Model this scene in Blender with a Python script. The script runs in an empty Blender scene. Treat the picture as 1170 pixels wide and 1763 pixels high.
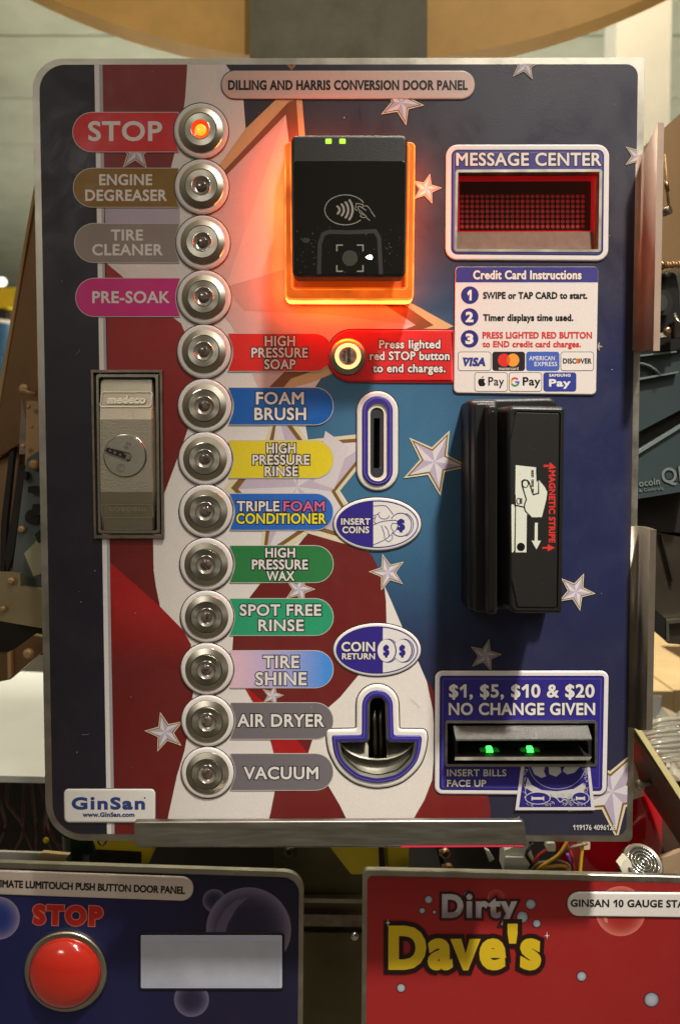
import bpy, math, random
import numpy as np
from mathutils import Vector
from mathutils.geometry import delaunay_2d_cdt

random.seed(7)
SC = bpy.context.scene
COL = SC.collection

# ------------------------------------------------------------------ camera
D, TH, F = 0.378, math.radians(2.39), 1172.0          # distance (m), pitch, focal length in photo pixels
U0, V0 = 585.0, 834.0                                 # optical axis in the photo
CAM = np.array([0.0, -D * math.cos(TH), D * math.sin(TH)])
FWD = np.array([0.0, math.cos(TH), -math.sin(TH)])
UPV = np.array([0.0, math.sin(TH), math.cos(TH)])
S = D / F
cam = bpy.data.objects.new('camera', bpy.data.cameras.new('camera'))
COL.objects.link(cam)
cam.location = CAM
cam.rotation_euler = (math.pi / 2 - TH, 0, 0)
cam.data.lens = 36 * F / 1763
cam.data.sensor_width = 36
cam.data.shift_y = -(1763 / 2 - V0) / 1763
cam.data.clip_start, cam.data.clip_end = 0.02, 60
cam.data.dof.use_dof = True
cam.data.dof.focus_distance = D - 0.004
cam.data.dof.aperture_fstop = 8.5
SC.camera = cam

# ------------------------------------------------------------------ world, lamps, exposure
w = bpy.data.worlds.new('World')
SC.world = w
w.use_nodes = True
nt = w.node_tree
bg = nt.nodes['Background']
tc = nt.nodes.new('ShaderNodeTexCoord')
sp = nt.nodes.new('ShaderNodeSeparateXYZ')
rp = nt.nodes.new('ShaderNodeValToRGB')
nt.links.new(tc.outputs['Generated'], sp.inputs[0])
mp = nt.nodes.new('ShaderNodeMapRange')
mp.inputs[1].default_value, mp.inputs[2].default_value = -1, 1
nt.links.new(sp.outputs[2], mp.inputs[0])
nt.links.new(mp.outputs[0], rp.inputs[0])
e = rp.color_ramp.elements
e[0].position, e[0].color = 0.30, (0.035, 0.028, 0.020, 1)
e[1].position, e[1].color = 0.95, (0.80, 0.66, 0.44, 1)
e2 = e.new(0.52); e2.color = (0.24, 0.205, 0.155, 1)
e3 = e.new(0.70); e3.color = (0.34, 0.29, 0.21, 1)
nt.links.new(rp.outputs[0], bg.inputs[0])
bg.inputs[1].default_value = 0.46


def lamp(name, kind, loc, target, energy, color, **kw):
    d = bpy.data.lights.new(name, kind)
    o = bpy.data.objects.new(name, d)
    COL.objects.link(o)
    o.location = loc
    o.rotation_euler = (Vector(target) - Vector(loc)).to_track_quat('-Z', 'Y').to_euler()
    d.energy, d.color = energy, color
    for k, v in kw.items():
        setattr(d, k, v)
    return o


KD = Vector((0.50, -1.0, 2.30)).normalized()
KT = Vector((0.100, 0.0, -0.155))
lamp('ceiling_spot', 'SPOT', KT + KD * 2.2, KT, 330, (1.0, 0.95, 0.86), spot_size=math.radians(15), spot_blend=1.0, shadow_soft_size=0.07)
lamp('fill_spot', 'SPOT', (-0.75, -1.75, 0.75), (-0.090, 0, -0.120), 40, (1.0, 0.95, 0.87), spot_size=math.radians(14.5), spot_blend=1.0, shadow_soft_size=0.30)  # added soft fill for the lower left of the panel
lamp('ceiling_panel', 'AREA', (0.75, -1.5, 1.85), (0, 0, 0), 15, (1.0, 0.94, 0.84), shape='RECTANGLE', size=0.14, size_y=1.1)
lamp('rear_fill', 'AREA', (0.0, 0.6, 1.7), (0.0, 0.3, -0.1), 110, (1.0, 0.92, 0.76), shape='RECTANGLE', size=1.2, size_y=0.5)  # added fill that brightens the things behind the panel
lamp('ceiling_fill', 'AREA', (0.0, 3.6, -0.9), (0.0, 4.2, 2.0), 190, (1.0, 1.0, 0.88), shape='RECTANGLE', size=4.0, size_y=2.0)  # added fill standing in for floor bounce on the ceiling

SC.view_settings.view_transform = 'Standard'
SC.view_settings.look = 'None'
SC.view_settings.gamma = 1.0
SC.view_settings.use_curve_mapping = False
SC.view_settings.exposure = 0.0
SC.cycles.use_denoising = True
SC.cycles.max_bounces = 8
SC.cycles.sample_clamp_indirect = 6


# ------------------------------------------------------------------ projection helpers
def px(u, v, h=0.0):
    """The point at height h in front of the door panel's plane that the photo shows at pixel (u, v)."""
    d = FWD + (u - U0) / F * np.array([1.0, 0, 0]) + (V0 - v) / F * UPV
    t = (-h - CAM[1]) / d[1]
    return CAM + t * d


def proj(p):
    q = np.array(p) - CAM
    zf = q @ FWD
    return U0 + F * q[0] / zf, V0 - F * (q @ UPV) / zf


def un(u, v, h):
    """Plane pixel lying straight behind a point seen at (u, v) and height h."""
    p = px(u, v, h)
    return proj((p[0], 0, p[2]))


def unp(pts, h):
    return [un(u, v, h) for u, v in pts]


def lin(c):
    c = c / 255.0
    return c / 12.92 if c <= 0.04045 else ((c + 0.055) / 1.055) ** 2.4


def c3(r, g, b):
    return (lin(r), lin(g), lin(b))


def mix(a, b, t):
    t = max(0.0, min(1.0, t))
    return tuple(x + (y - x) * t for x, y in zip(a, b))


# ------------------------------------------------------------------ materials
MATS = {}


def mat(name, color=(0.5, 0.5, 0.5), rough=0.5, metal=0.0, emit=None, strength=0.0, coat=0.0, bump=0.0, bscale=400.0,
        aniso=0.0, vcol=False, var=0.0, vscale=30.0, trans=0.0, alpha=1.0, spec=0.5, stretch=None, rvar=0.0, evar=None, smudge=0.0):
    m = bpy.data.materials.new(name)
    m.use_nodes = True
    t = m.node_tree
    b = t.nodes['Principled BSDF']
    b.inputs['Base Color'].default_value = (*color, 1)
    b.inputs['Roughness'].default_value = rough
    b.inputs['Metallic'].default_value = metal
    b.inputs['Coat Weight'].default_value = coat
    b.inputs['Coat Roughness'].default_value = 0.08
    b.inputs['Transmission Weight'].default_value = trans
    b.inputs['Specular IOR Level'].default_value = spec
    b.inputs['Alpha'].default_value = alpha
    geo = t.nodes.new('ShaderNodeNewGeometry')
    vec = geo.outputs['Position']
    if stretch:
        mp_ = t.nodes.new('ShaderNodeMapping')
        mp_.inputs['Scale'].default_value = stretch
        t.links.new(vec, mp_.inputs[0])
        vec = mp_.outputs[0]
    src = None
    if vcol:
        at = t.nodes.new('ShaderNodeAttribute')
        at.attribute_name = 'print_color'
        src = at.outputs['Color']
        t.links.new(src, b.inputs['Base Color'])
    if var:
        n = t.nodes.new('ShaderNodeTexNoise')
        n.inputs['Scale'].default_value = vscale
        n.inputs['Detail'].default_value = 5
        n.inputs['Roughness'].default_value = 0.65
        t.links.new(vec, n.inputs['Vector'])
        r = t.nodes.new('ShaderNodeMapRange')
        r.inputs[1].default_value, r.inputs[2].default_value = 0.3, 0.7
        r.inputs[3].default_value, r.inputs[4].default_value = 1 - var, 1 + var
        t.links.new(n.outputs[0], r.inputs[0])
        mx = t.nodes.new('ShaderNodeMix')
        mx.data_type = 'RGBA'
        mx.blend_type = 'MULTIPLY'
        mx.inputs['Factor'].default_value = 1
        if src is not None:
            t.links.new(src, mx.inputs['A'])
        else:
            mx.inputs['A'].default_value = (*color, 1)
        t.links.new(r.outputs[0], mx.inputs['B'])
        t.links.new(mx.outputs['Result'], b.inputs['Base Color'])
        if rvar:
            r2 = t.nodes.new('ShaderNodeMapRange')
            r2.inputs[1].default_value, r2.inputs[2].default_value = 0.3, 0.7
            r2.inputs[3].default_value, r2.inputs[4].default_value = rough - rvar, rough + rvar
            t.links.new(n.outputs[0], r2.inputs[0])
            t.links.new(r2.outputs[0], b.inputs['Roughness'])
    if bump:
        n = t.nodes.new('ShaderNodeTexNoise')
        n.inputs['Scale'].default_value = bscale
        n.inputs['Detail'].default_value = 3
        t.links.new(vec, n.inputs['Vector'])
        bp = t.nodes.new('ShaderNodeBump')
        bp.inputs['Strength'].default_value = bump
        bp.inputs['Distance'].default_value = 0.0004
        t.links.new(n.outputs[0], bp.inputs['Height'])
        t.links.new(bp.outputs[0], b.inputs['Normal'])
    if smudge:
        n = t.nodes.new('ShaderNodeTexNoise')
        n.inputs['Scale'].default_value = 34
        n.inputs['Detail'].default_value = 7
        n.inputs['Roughness'].default_value = 0.7
        n.inputs['Distortion'].default_value = 0.6
        t.links.new(geo.outputs['Position'], n.inputs['Vector'])
        r = t.nodes.new('ShaderNodeMapRange')
        r.inputs[1].default_value, r.inputs[2].default_value = 0.35, 0.68
        r.inputs[3].default_value, r.inputs[4].default_value = rough - smudge, rough + smudge
        t.links.new(n.outputs[0], r.inputs[0])
        t.links.new(r.outputs[0], b.inputs['Roughness'])
    if evar:
        n = t.nodes.new('ShaderNodeTexNoise')
        n.inputs['Scale'].default_value = evar[0]
        n.inputs['Detail'].default_value = 4
        t.links.new(geo.outputs['Position'], n.inputs['Vector'])
        r = t.nodes.new('ShaderNodeMapRange')
        r.inputs[1].default_value, r.inputs[2].default_value = 0.35, 0.70
        r.inputs[3].default_value, r.inputs[4].default_value = strength * evar[1], strength * evar[2]
        t.links.new(n.outputs[0], r.inputs[0])
        t.links.new(r.outputs[0], b.inputs['Emission Strength'])
    if aniso:
        b.inputs['Anisotropic'].default_value = aniso
        tg = t.nodes.new('ShaderNodeTangent')
        tg.direction_type = 'RADIAL'
        tg.axis = 'Y'
        t.links.new(tg.outputs[0], b.inputs['Tangent'])
    if emit:
        b.inputs['Emission Color'].default_value = (*emit, 1)
        b.inputs['Emission Strength'].default_value = strength
    MATS[name] = m
    return m


mat('print', vcol=True, rough=0.44, smudge=0.13, bump=0.16, bscale=1900, var=0.05, vscale=900, spec=0.4)
mat('ink', vcol=True, rough=0.42, spec=0.4)
mat('steel', (0.50, 0.47, 0.40), 0.42, 1.0, bump=0.10, bscale=500, var=0.14, vscale=60, rvar=0.10)
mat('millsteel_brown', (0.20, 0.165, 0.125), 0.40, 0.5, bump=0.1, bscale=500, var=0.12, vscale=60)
mat('millsteel_glow_tint', (0.40, 0.28, 0.215), 0.5, 0.15, bump=0.10, bscale=500, var=0.12, vscale=60)  # orange glow of the reader frame tinted into the upper flange's colour
mat('brushed', (0.42, 0.40, 0.36), 0.42, 1.0, bump=0.05, bscale=300, var=0.10, vscale=40, stretch=(1, 1, 9), rvar=0.08)
mat('turned', (0.56, 0.52, 0.43), 0.30, 1.0, aniso=0.72)
mat('capsteel', (0.56, 0.535, 0.45), 0.34, 1.0, aniso=0.75)
mat('chrome', (0.72, 0.70, 0.66), 0.12, 1.0)
mat('groove', (0.010, 0.009, 0.008), 0.6)
mat('black', (0.012, 0.011, 0.010), 0.42, bump=0.25, bscale=1400, spec=0.45)
mat('blackgrain', (0.017, 0.0155, 0.013), 0.46, bump=0.35, bscale=1800)
mat('blackgloss', (0.009, 0.008, 0.007), 0.10, spec=0.5)
mat('throat', (0.06, 0.06, 0.055), 0.25, coat=0.5)
mat('blackmatte', (0.010, 0.009, 0.008), 0.60, bump=0.1, bscale=1500, spec=0.35)
mat('acrylic', (0.85, 0.18, 0.02), 0.25, emit=(1.0, 0.135, 0.008), strength=0.66, coat=0.3, var=0.3, vscale=60, evar=(55, 0.45, 1.35))
mat('acrylic_rim', (0.9, 0.3, 0.03), 0.3, emit=(1.0, 0.105, 0.011), strength=21.0, evar=(40, 0.5, 1.6))
mat('acrylic_groove', (0.9, 0.3, 0.06), 0.3, emit=(1.0, 0.24, 0.03), strength=1.1, evar=(70, 0.4, 2.0))
mat('acrylic_dim', (0.5, 0.08, 0.01), 0.35, emit=(1.0, 0.11, 0.006), strength=0.26)
mat('led_green', (0.3, 0.6, 0.05), 0.3, emit=(0.36, 0.95, 0.04), strength=1.5)
mat('led_white', (0.9, 0.9, 0.9), 0.3, emit=(1, 1, 1), strength=9)
mat('led_bill', (0.05, 0.5, 0.05), 0.3, emit=(0.03, 0.80, 0.06), strength=5.0)
mat('led_halo', (0.02, 0.08, 0.02), 0.35, emit=(0.01, 0.42, 0.02), strength=0.16)
mat('ring_glow', (0.9, 0.7, 0.3), 0.3, emit=(1.0, 0.72, 0.22), strength=1.5)
mat('stop_lens', (0.9, 0.5, 0.05), 0.12, emit=(1.0, 0.42, 0.02), strength=1.15, coat=1.0, var=0.9, vscale=420)
mat('stop_well', (0.8, 0.05, 0.01), 0.2, emit=(1.0, 0.06, 0.006), strength=0.85, coat=0.8)
mat('lens', (0.10, 0.075, 0.062), 0.10, coat=1.0, spec=0.8, var=0.9, vscale=500)
mat('lenswell', (0.40, 0.35, 0.30), 0.22, 0.55, coat=0.6)
mat('cast', (0.50, 0.45, 0.35), 0.45, 0.85, bump=0.40, bscale=1100, var=0.06, vscale=90)
mat('cast_highlight', (0.74, 0.68, 0.54), 0.34, 0.9)  # lighter copy of the cast metal, painted highlight of raised relief
mat('castsmooth', (0.42, 0.39, 0.31), 0.34, 0.95, bump=0.15, bscale=700, var=0.12, vscale=120)
mat('cylface', (0.50, 0.48, 0.40), 0.36, 0.8, bump=0.1, bscale=900, var=0.08, vscale=150)
mat('brownmetal', (0.29, 0.235, 0.185), 0.42, 0.9, var=0.3, vscale=150, bump=0.2, bscale=600)
mat('darkmetal', (0.10, 0.092, 0.075), 0.34, 0.9, var=0.25, vscale=80)
mat('cupmetal', (0.15, 0.14, 0.11), 0.50, 0.6, var=0.25, vscale=120, bump=0.15, bscale=600)
mat('cupedge', (0.34, 0.32, 0.26), 0.4, 0.8)
mat('speckle', (0.30, 0.295, 0.27), 0.36, 0.85, bump=1.0, bscale=2600, var=0.35, vscale=1800)
mat('red_acrylic', (0.72, 0.02, 0.03), 0.18, coat=0.6, emit=(0.6, 0.008, 0.014), strength=0.30)  # emission added to brighten the edges of the red filter
mat('board', (0.05, 0.022, 0.016), 0.5)
mat('diode', (0.50, 0.06, 0.06), 0.35, bump=0.3, bscale=900, emit=(0.5, 0.02, 0.03), strength=0.07)  # faint emission added although the diodes are unlit
mat('reflection_grey', (0.25, 0.28, 0.225), 0.4, var=0.15, vscale=200)
mat('wall_paint', (0.30, 0.30, 0.225), 0.5, var=0.12, vscale=4, bump=0.1, bscale=20)
mat('white_paint', (0.27, 0.30, 0.30), 0.5, var=0.05, vscale=9)
mat('amber', (0.88, 0.50, 0.13), 0.55, var=0.22, vscale=5)
mat('bandgrey', (0.22, 0.20, 0.13), 0.6, var=0.25, vscale=25)
mat('copper', (0.46, 0.28, 0.155), 0.33, 1.0, var=0.15, vscale=14)
mat('copper_light', (0.50, 0.31, 0.15), 0.5, 0.45, var=0.12, vscale=9)
mat('bluesteel', (0.13, 0.155, 0.145), 0.5, 0.3, var=0.15, vscale=30)
mat('teal', (0.042, 0.062, 0.066), 0.46, var=0.08, vscale=50)
mat('paleplastic', (0.40, 0.38, 0.24), 0.5)
mat('cardboard', (0.42, 0.30, 0.145), 0.8, var=0.12, vscale=25)
mat('carton_dark', (0.075, 0.036, 0.022), 0.7, var=0.2, vscale=20)
mat('paper', (0.66, 0.68, 0.64), 0.7, var=0.05, vscale=15)
mat('yellow', (0.60, 0.45, 0.02), 0.42, var=0.12, vscale=20)
mat('redbin', (0.62, 0.006, 0.018), 0.12, coat=1.0, trans=0.25, var=0.2, vscale=20)
mat('pink_reflection', (0.8, 0.05, 0.12), 0.4, emit=(0.9, 0.03, 0.08), strength=0.5)
mat('olive', (0.13, 0.115, 0.055), 0.42, 0.7, var=0.22, vscale=12)
mat('dark', (0.014, 0.010, 0.008), 0.7, var=0.3, vscale=30)
mat('bottle_green', (0.02, 0.045, 0.024), 0.2, trans=0.3)
mat('wire_yellow', (0.62, 0.34, 0.02), 0.4)
mat('wire_red', (0.40, 0.02, 0.012), 0.4)
mat('wire_brown', (0.12, 0.075, 0.045), 0.4)
mat('wire_black', (0.012, 0.012, 0.012), 0.4)
mat('wire_violet', (0.10, 0.03, 0.20), 0.4)
mat('connector', (0.72, 0.74, 0.62), 0.35)
mat('blue_plastic', (0.02, 0.05, 0.22), 0.4)
mat('blue_drum', (0.05, 0.16, 0.34), 0.35)
mat('dome_red', (0.62, 0.025, 0.012), 0.16, coat=1.0)
mat('poly', (0.72, 0.70, 0.58), 0.10, trans=0.72, bump=0.0)
mat('screen', (0.42, 0.44, 0.52), 0.12, coat=0.6, var=0.1, vscale=40)
mat('concrete', (0.20, 0.19, 0.17), 0.7, var=0.2, vscale=4)
mat('red_reflection', (0.70, 0.03, 0.07), 0.4)
mat('brasspale', (0.40, 0.32, 0.18), 0.45, 0.6, var=0.15, vscale=30)
mat('greypaper', (0.36, 0.33, 0.29), 0.7)
mat('wire_dark', (0.06, 0.014, 0.012), 0.45)
mat('paleplastic2', (0.55, 0.42, 0.30), 0.5)
mat('cardlabel', (0.62, 0.48, 0.34), 0.7)
mat('brownsteel', (0.20, 0.165, 0.13), 0.4, 0.7, var=0.15, vscale=25)
mat('paleedge', (0.72, 0.62, 0.30), 0.45)
mat('cardboard2', (0.36, 0.24, 0.14), 0.8, var=0.1, vscale=30)
mat('paper2', (0.70, 0.66, 0.52), 0.5)
mat('darkteal', (0.05, 0.055, 0.055), 0.4)
mat('teal_highlight', (0.20, 0.24, 0.23), 0.4)  # lighter teal painted for highlights on the coin unit
mat('darksteel', (0.115, 0.095, 0.07), 0.38, 0.7, var=0.2, vscale=25)
mat('cast_lamp', (0.9, 0.9, 0.85), 0.4, emit=(1, 0.97, 0.85), strength=2.2)


def pane_mat():
    m = bpy.data.materials.new('red_pane')
    m.use_nodes = True
    t = m.node_tree
    t.nodes.clear()
    o = t.nodes.new('ShaderNodeOutputMaterial')
    a = t.nodes.new('ShaderNodeBsdfTransparent')
    a.inputs[0].default_value = (0.88, 0.66, 0.62, 1)
    g = t.nodes.new('ShaderNodeBsdfGlossy')
    g.inputs['Roughness'].default_value = 0.05
    g.inputs[0].default_value = (0.9, 0.9, 0.9, 1)
    x = t.nodes.new('ShaderNodeMixShader')
    f = t.nodes.new('ShaderNodeLayerWeight')
    f.inputs[0].default_value = 0.12
    t.links.new(f.outputs['Facing'], x.inputs[0])
    t.links.new(a.outputs[0], x.inputs[1])
    t.links.new(g.outputs[0], x.inputs[2])
    t.links.new(x.outputs[0], o.inputs[0])
    MATS['red_pane'] = m


pane_mat()


# ------------------------------------------------------------------ mesh building
class MB:
    def __init__(s, depth=0.0):
        s.v, s.f, s.m, s.c, s.s = [], [], [], [], []
        s.depth = depth
        s.names = []

    def P(s, u, v, h):
        p = px(u, v, -s.depth)
        return (p[0], s.depth - h, p[2])

    def mi(s, name):
        if name not in s.names:
            s.names.append(name)
        return s.names.index(name)

    def face(s, idx, m, col=(1, 1, 1), smooth=False):
        s.f.append(idx); s.m.append(s.mi(m)); s.c.append(col); s.s.append(smooth)

    def add(s, pts):
        n = len(s.v)
        s.v.extend([tuple(map(float, p)) for p in pts])
        return list(range(n, n + len(pts)))

    def build(s, name, parent=None, label=None, origin=None, **props):
        me = bpy.data.meshes.new(name)
        root = parent
        off = np.zeros(3)
        if origin is not None:
            off = np.array(origin, float)
        elif parent is not None:
            q = parent
            while q is not None:
                off = off + np.array(q.location)
                q = q.parent
        me.from_pydata([tuple(np.array(p) - off) for p in s.v], [], s.f)
        for n in s.names:
            me.materials.append(MATS[n])
        me.polygons.foreach_set('material_index', s.m)
        me.polygons.foreach_set('use_smooth', s.s)
        ca = me.color_attributes.new('print_color', 'FLOAT_COLOR', 'CORNER')
        dat = []
        for f, c in zip(s.f, s.c):
            if isinstance(c, list):
                for q in c:
                    dat.extend((q[0], q[1], q[2], 1.0))
            else:
                dat.extend((c[0], c[1], c[2], 1.0) * len(f))
        ca.data.foreach_set('color', dat)
        me.update()
        o = bpy.data.objects.new(name, me)
        COL.objects.link(o)
        if origin is not None and parent is None:
            o.location = origin
        if parent is not None:
            o.parent = parent
        if label:
            o['label'] = label
        for k, v in props.items():
            o[k] = v
        return o


def thing(name, label, cat, loc=(0, 0, 0), parent=None, **props):
    o = bpy.data.objects.new(name, None)
    o.empty_display_size = 0.01
    COL.objects.link(o)
    o.location = [float(q) for q in loc]
    if parent is not None:
        o.parent = parent
    if label:
        o['label'] = label
    if cat:
        o['category'] = cat
    for k, v in props.items():
        o[k] = v
    return o


def area(p):
    return 0.5 * sum(p[i][0] * p[(i + 1) % len(p)][1] - p[(i + 1) % len(p)][0] * p[i][1] for i in range(len(p)))


def vis_ccw(p):
    """Counter-clockwise as seen in the photo (v runs down)."""
    return list(p) if area(p) < 0 else list(p)[::-1]


def fillet(cs, n=7):
    """Corners (u, v, r) joined by straight sides, each corner rounded by r."""
    out = []
    k = len(cs)
    for i in range(k):
        p = np.array(cs[i][:2], float)
        a = np.array(cs[i - 1][:2], float) - p
        b = np.array(cs[(i + 1) % k][:2], float) - p
        r = cs[i][2] if len(cs[i]) > 2 else 0
        la, lb = np.linalg.norm(a), np.linalg.norm(b)
        if r <= 0 or la < 1e-6 or lb < 1e-6:
            out.append(tuple(p)); continue
        a, b = a / la, b / lb
        ang = math.acos(max(-1, min(1, float(a @ b))))
        if abs(math.pi - ang) < 0.02:
            out.append(tuple(p)); continue
        t = min(r / math.tan(ang / 2), la * 0.49, lb * 0.49)
        r = t * math.tan(ang / 2)
        bis = (a + b) / np.linalg.norm(a + b)
        cen = p + bis * (r / math.sin(ang / 2))
        p0, p1 = p + a * t, p + b * t
        a0 = math.atan2(*(p0 - cen)[::-1]); a1 = math.atan2(*(p1 - cen)[::-1])
        d = (a1 - a0 + math.pi) % (2 * math.pi) - math.pi
        for j in range(n + 1):
            q = a0 + d * j / n
            out.append((cen[0] + r * math.cos(q), cen[1] + r * math.sin(q)))
    return out


def rrect(u0, v0, u1, v1, r=0, n=7):
    r = r if isinstance(r, (tuple, list)) else (r,) * 4      # TL TR BR BL
    return fillet([(u0, v0, r[0]), (u1, v0, r[1]), (u1, v1, r[2]), (u0, v1, r[3])], n)


def ellipse(cu, cv, a, b, n=56, a0=0.0, a1=360.0):
    full = abs(a1 - a0) >= 360
    k = n if full else n + 1
    return [(cu + a * math.cos(math.radians(a0 + (a1 - a0) * i / n)), cv - b * math.sin(math.radians(a0 + (a1 - a0) * i / n))) for i in range(k)]


def clean(p):
    out = []
    for q in p:
        if not out or (abs(q[0] - out[-1][0]) + abs(q[1] - out[-1][1])) > 1e-3:
            out.append((float(q[0]), float(q[1])))
    if len(out) > 1 and abs(out[0][0] - out[-1][0]) + abs(out[0][1] - out[-1][1]) <= 1e-3:
        out.pop()
    return out


def offset(p, d, lim=2.2):
    """Moves a closed outline outward by d (p counter-clockwise with v down = negative area)."""
    p = clean(p)
    n = len(p)
    sg = 1.0 if area(p) > 0 else -1.0
    return offset_dir(p, d * sg, lim)


def offset_dir(p, d, lim=2.2):
    n = len(p)
    out = []
    for i in range(n):
        a, b, c = p[i - 1], p[i], p[(i + 1) % n]
        e1 = (b[0] - a[0], b[1] - a[1]); e2 = (c[0] - b[0], c[1] - b[1])
        l1 = math.hypot(*e1) or 1e-9; l2 = math.hypot(*e2) or 1e-9
        n1 = (e1[1] / l1, -e1[0] / l1); n2 = (e2[1] / l2, -e2[0] / l2)
        mx_, my = n1[0] + n2[0], n1[1] + n2[1]
        den = 1 + n1[0] * n2[0] + n1[1] * n2[1]
        if den < 2 / (lim * lim):
            den = 2 / (lim * lim)
        out.append((b[0] + d * mx_ / den, b[1] + d * my / den))
    return out


def winding(P, loops):
    """Winding number of the points P (N x 2) about the loops."""
    wn = np.zeros(len(P), int)
    for lp in loops:
        a = np.array(lp, float)
        b = np.roll(a, -1, axis=0)
        for i0 in range(0, len(P), 4000):
            q = P[i0:i0 + 4000]
            y, x = q[:, 1][:, None], q[:, 0][:, None]
            ay, by = a[:, 1][None], b[:, 1][None]
            cr = (b[:, 0] - a[:, 0])[None] * (y - ay) - (x - a[:, 0][None]) * (by - ay)
            up = (ay <= y) & (by > y) & (cr > 0)
            dn = (ay > y) & (by <= y) & (cr < 0)
            wn[i0:i0 + 4000] += up.sum(1) - dn.sum(1)
    return wn


def triangulate(loops, keep, extra=()):
    pts, edges = [], []
    for lp in loops:
        n0 = len(pts)
        pts += [Vector((q[0], q[1])) for q in lp]
        edges += [(n0 + i, n0 + (i + 1) % len(lp)) for i in range(len(lp))]
    pts += [Vector(q) for q in extra]
    vs, _, tris, *_r = delaunay_2d_cdt(pts, edges, [], 0, 1e-5)
    V = np.array([(q[0], q[1]) for q in vs])
    if not len(tris):
        return V, []
    T = np.array([t for t in tris])
    cen = V[T].mean(axis=1)
    k = keep(cen)
    return V, [tuple(t) for t, g in zip(T, k) if g]


def emit_tris(mb, V, T, m, col, h):
    used = {}
    hf = h if callable(h) else (lambda u, v: h)
    for t in T:
        a, b, c = V[t[0]], V[t[1]], V[t[2]]
        if (b[0] - a[0]) * (c[1] - a[1]) - (c[0] - a[0]) * (b[1] - a[1]) > 0:
            t = (t[0], t[2], t[1])
        idx = []
        for k in t:
            if k not in used:
                u, v = V[k]
                used[k] = mb.add([mb.P(u, v, hf(u, v))])[0]
            idx.append(used[k])
        mb.face(tuple(idx), m, [col(*V[k]) for k in t] if callable(col) else col)


def fill(mb, outer, m, col, h, holes=(), grid=0):
    loops = [clean(outer)]
    if len(loops[0]) < 3:
        return
    us = [q[0] for q in loops[0]]; vs = [q[1] for q in loops[0]]
    hs = []
    for x in holes:
        x = clean(x)
        if min(q[0] for q in x) < max(us) and max(q[0] for q in x) > min(us) and min(q[1] for q in x) < max(vs) and max(q[1] for q in x) > min(vs):
            hs.append(x)
    extra = []
    if grid:
        for i in np.arange(min(us) + grid / 2, max(us), grid):
            for j in np.arange(min(vs) + grid / 2, max(vs), grid):
                extra.append((i, j))

    def keep(c):
        k = winding(c, loops) != 0
        for x in hs:
            k &= winding(c, [x]) == 0
        return k
    V, T = triangulate(loops + hs, keep, extra)
    emit_tris(mb, V, T, m, col, h)


def stroke(mb, pts, wd, m, col, h, closed=False):
    """A ribbon of width wd along pts."""
    p = [np.array(q, float) for q in pts]
    n = len(p)
    if closed:
        a = offset_dir([tuple(q) for q in p], wd / 2); b = offset_dir([tuple(q) for q in p], -wd / 2)
    else:
        a, b = [], []
        for i in range(n):
            e1 = p[i] - p[max(i - 1, 0)]; e2 = p[min(i + 1, n - 1)] - p[i]
            e1 = e1 / (np.linalg.norm(e1) or 1); e2 = e2 / (np.linalg.norm(e2) or 1)
            if i == 0: e1 = e2
            if i == n - 1: e2 = e1
            n1 = np.array([e1[1], -e1[0]]); n2 = np.array([e2[1], -e2[0]])
            mm = (n1 + n2) / max(1 + n1 @ n2, 0.5)
            a.append(tuple(p[i] + mm * wd / 2)); b.append(tuple(p[i] - mm * wd / 2))
    hf = h if callable(h) else (lambda u, v: h)
    ia = mb.add([mb.P(*q, hf(*q)) for q in a]); ib = mb.add([mb.P(*q, hf(*q)) for q in b])
    for i in range(n if closed else n - 1):
        j = (i + 1) % n
        mb.face((ia[i], ia[j], ib[j], ib[i]), m, col)


def rings(mb, loops, m, col=(1, 1, 1), smooth=True):
    """Joins outlines of equal length, each a list of (u, v, h), lowest first, counter-clockwise in the photo."""
    ids = [mb.add([mb.P(*q) for q in lp]) for lp in loops]
    n = len(loops[0])
    for a, b in zip(ids, ids[1:]):
        for i in range(n):
            j = (i + 1) % n
            mb.face((a[i], a[j], b[j], b[i]), m, col, smooth)


def plate(mb, poly, h0, h1, bev, m, col=(1, 1, 1), n=4, holes=(), cap=None, capcol=None, cap_grid=0):
    """A solid plate from h0 to h1 with a rounded front edge of bev pixels."""
    p = vis_ccw(clean(poly))
    hb = min(bev * S, abs(h1 - h0) * 0.98)
    lo = [[(u, v, h0) for u, v in p]]
    for k in range(n + 1):
        a = math.pi / 2 * k / n
        q = offset(p, -bev * (1 - math.cos(a))) if bev else p
        lo.append([(u, v, h1 - hb + hb * math.sin(a)) for u, v in q])
        if not bev:
            break
    rings(mb, lo, m, col)
    fill(mb, [(u, v) for u, v, _ in lo[-1]], cap or m, capcol or col, h1, holes, cap_grid)
    return [(u, v) for u, v, _ in lo[-1]]


def wall_in(mb, poly, h0, h1, m, col=(1, 1, 1)):
    """The inner walls of an opening."""
    p = vis_ccw(clean(poly))
    rings(mb, [[(u, v, h0) for u, v in p], [(u, v, h1) for u, v in p]], m, col, False)


def annulus(mb, outer, inner, m, col, h):
    fill(mb, outer, m, col, h, holes=[inner])


def revolve(mb, c, prof, m, n=56, col=(1, 1, 1), smooth=True):
    """Profile of (radius m, height m) turned about the axis that stands on the panel at c = (x, y, z)."""
    ids = []
    for r, h in prof:
        ids.append(mb.add([(c[0] + r * math.cos(2 * math.pi * i / n), c[1] - h, c[2] + r * math.sin(2 * math.pi * i / n)) for i in range(n)]))
    for a, b in zip(ids, ids[1:]):
        for i in range(n):
            j = (i + 1) % n
            mb.face((a[i], a[j], b[j], b[i]), m, col, smooth)
    if prof[-1][0] > 1e-6 and prof[-1][0] < 1e-4:
        mb.face(tuple(ids[-1]), m, col, smooth)


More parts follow.
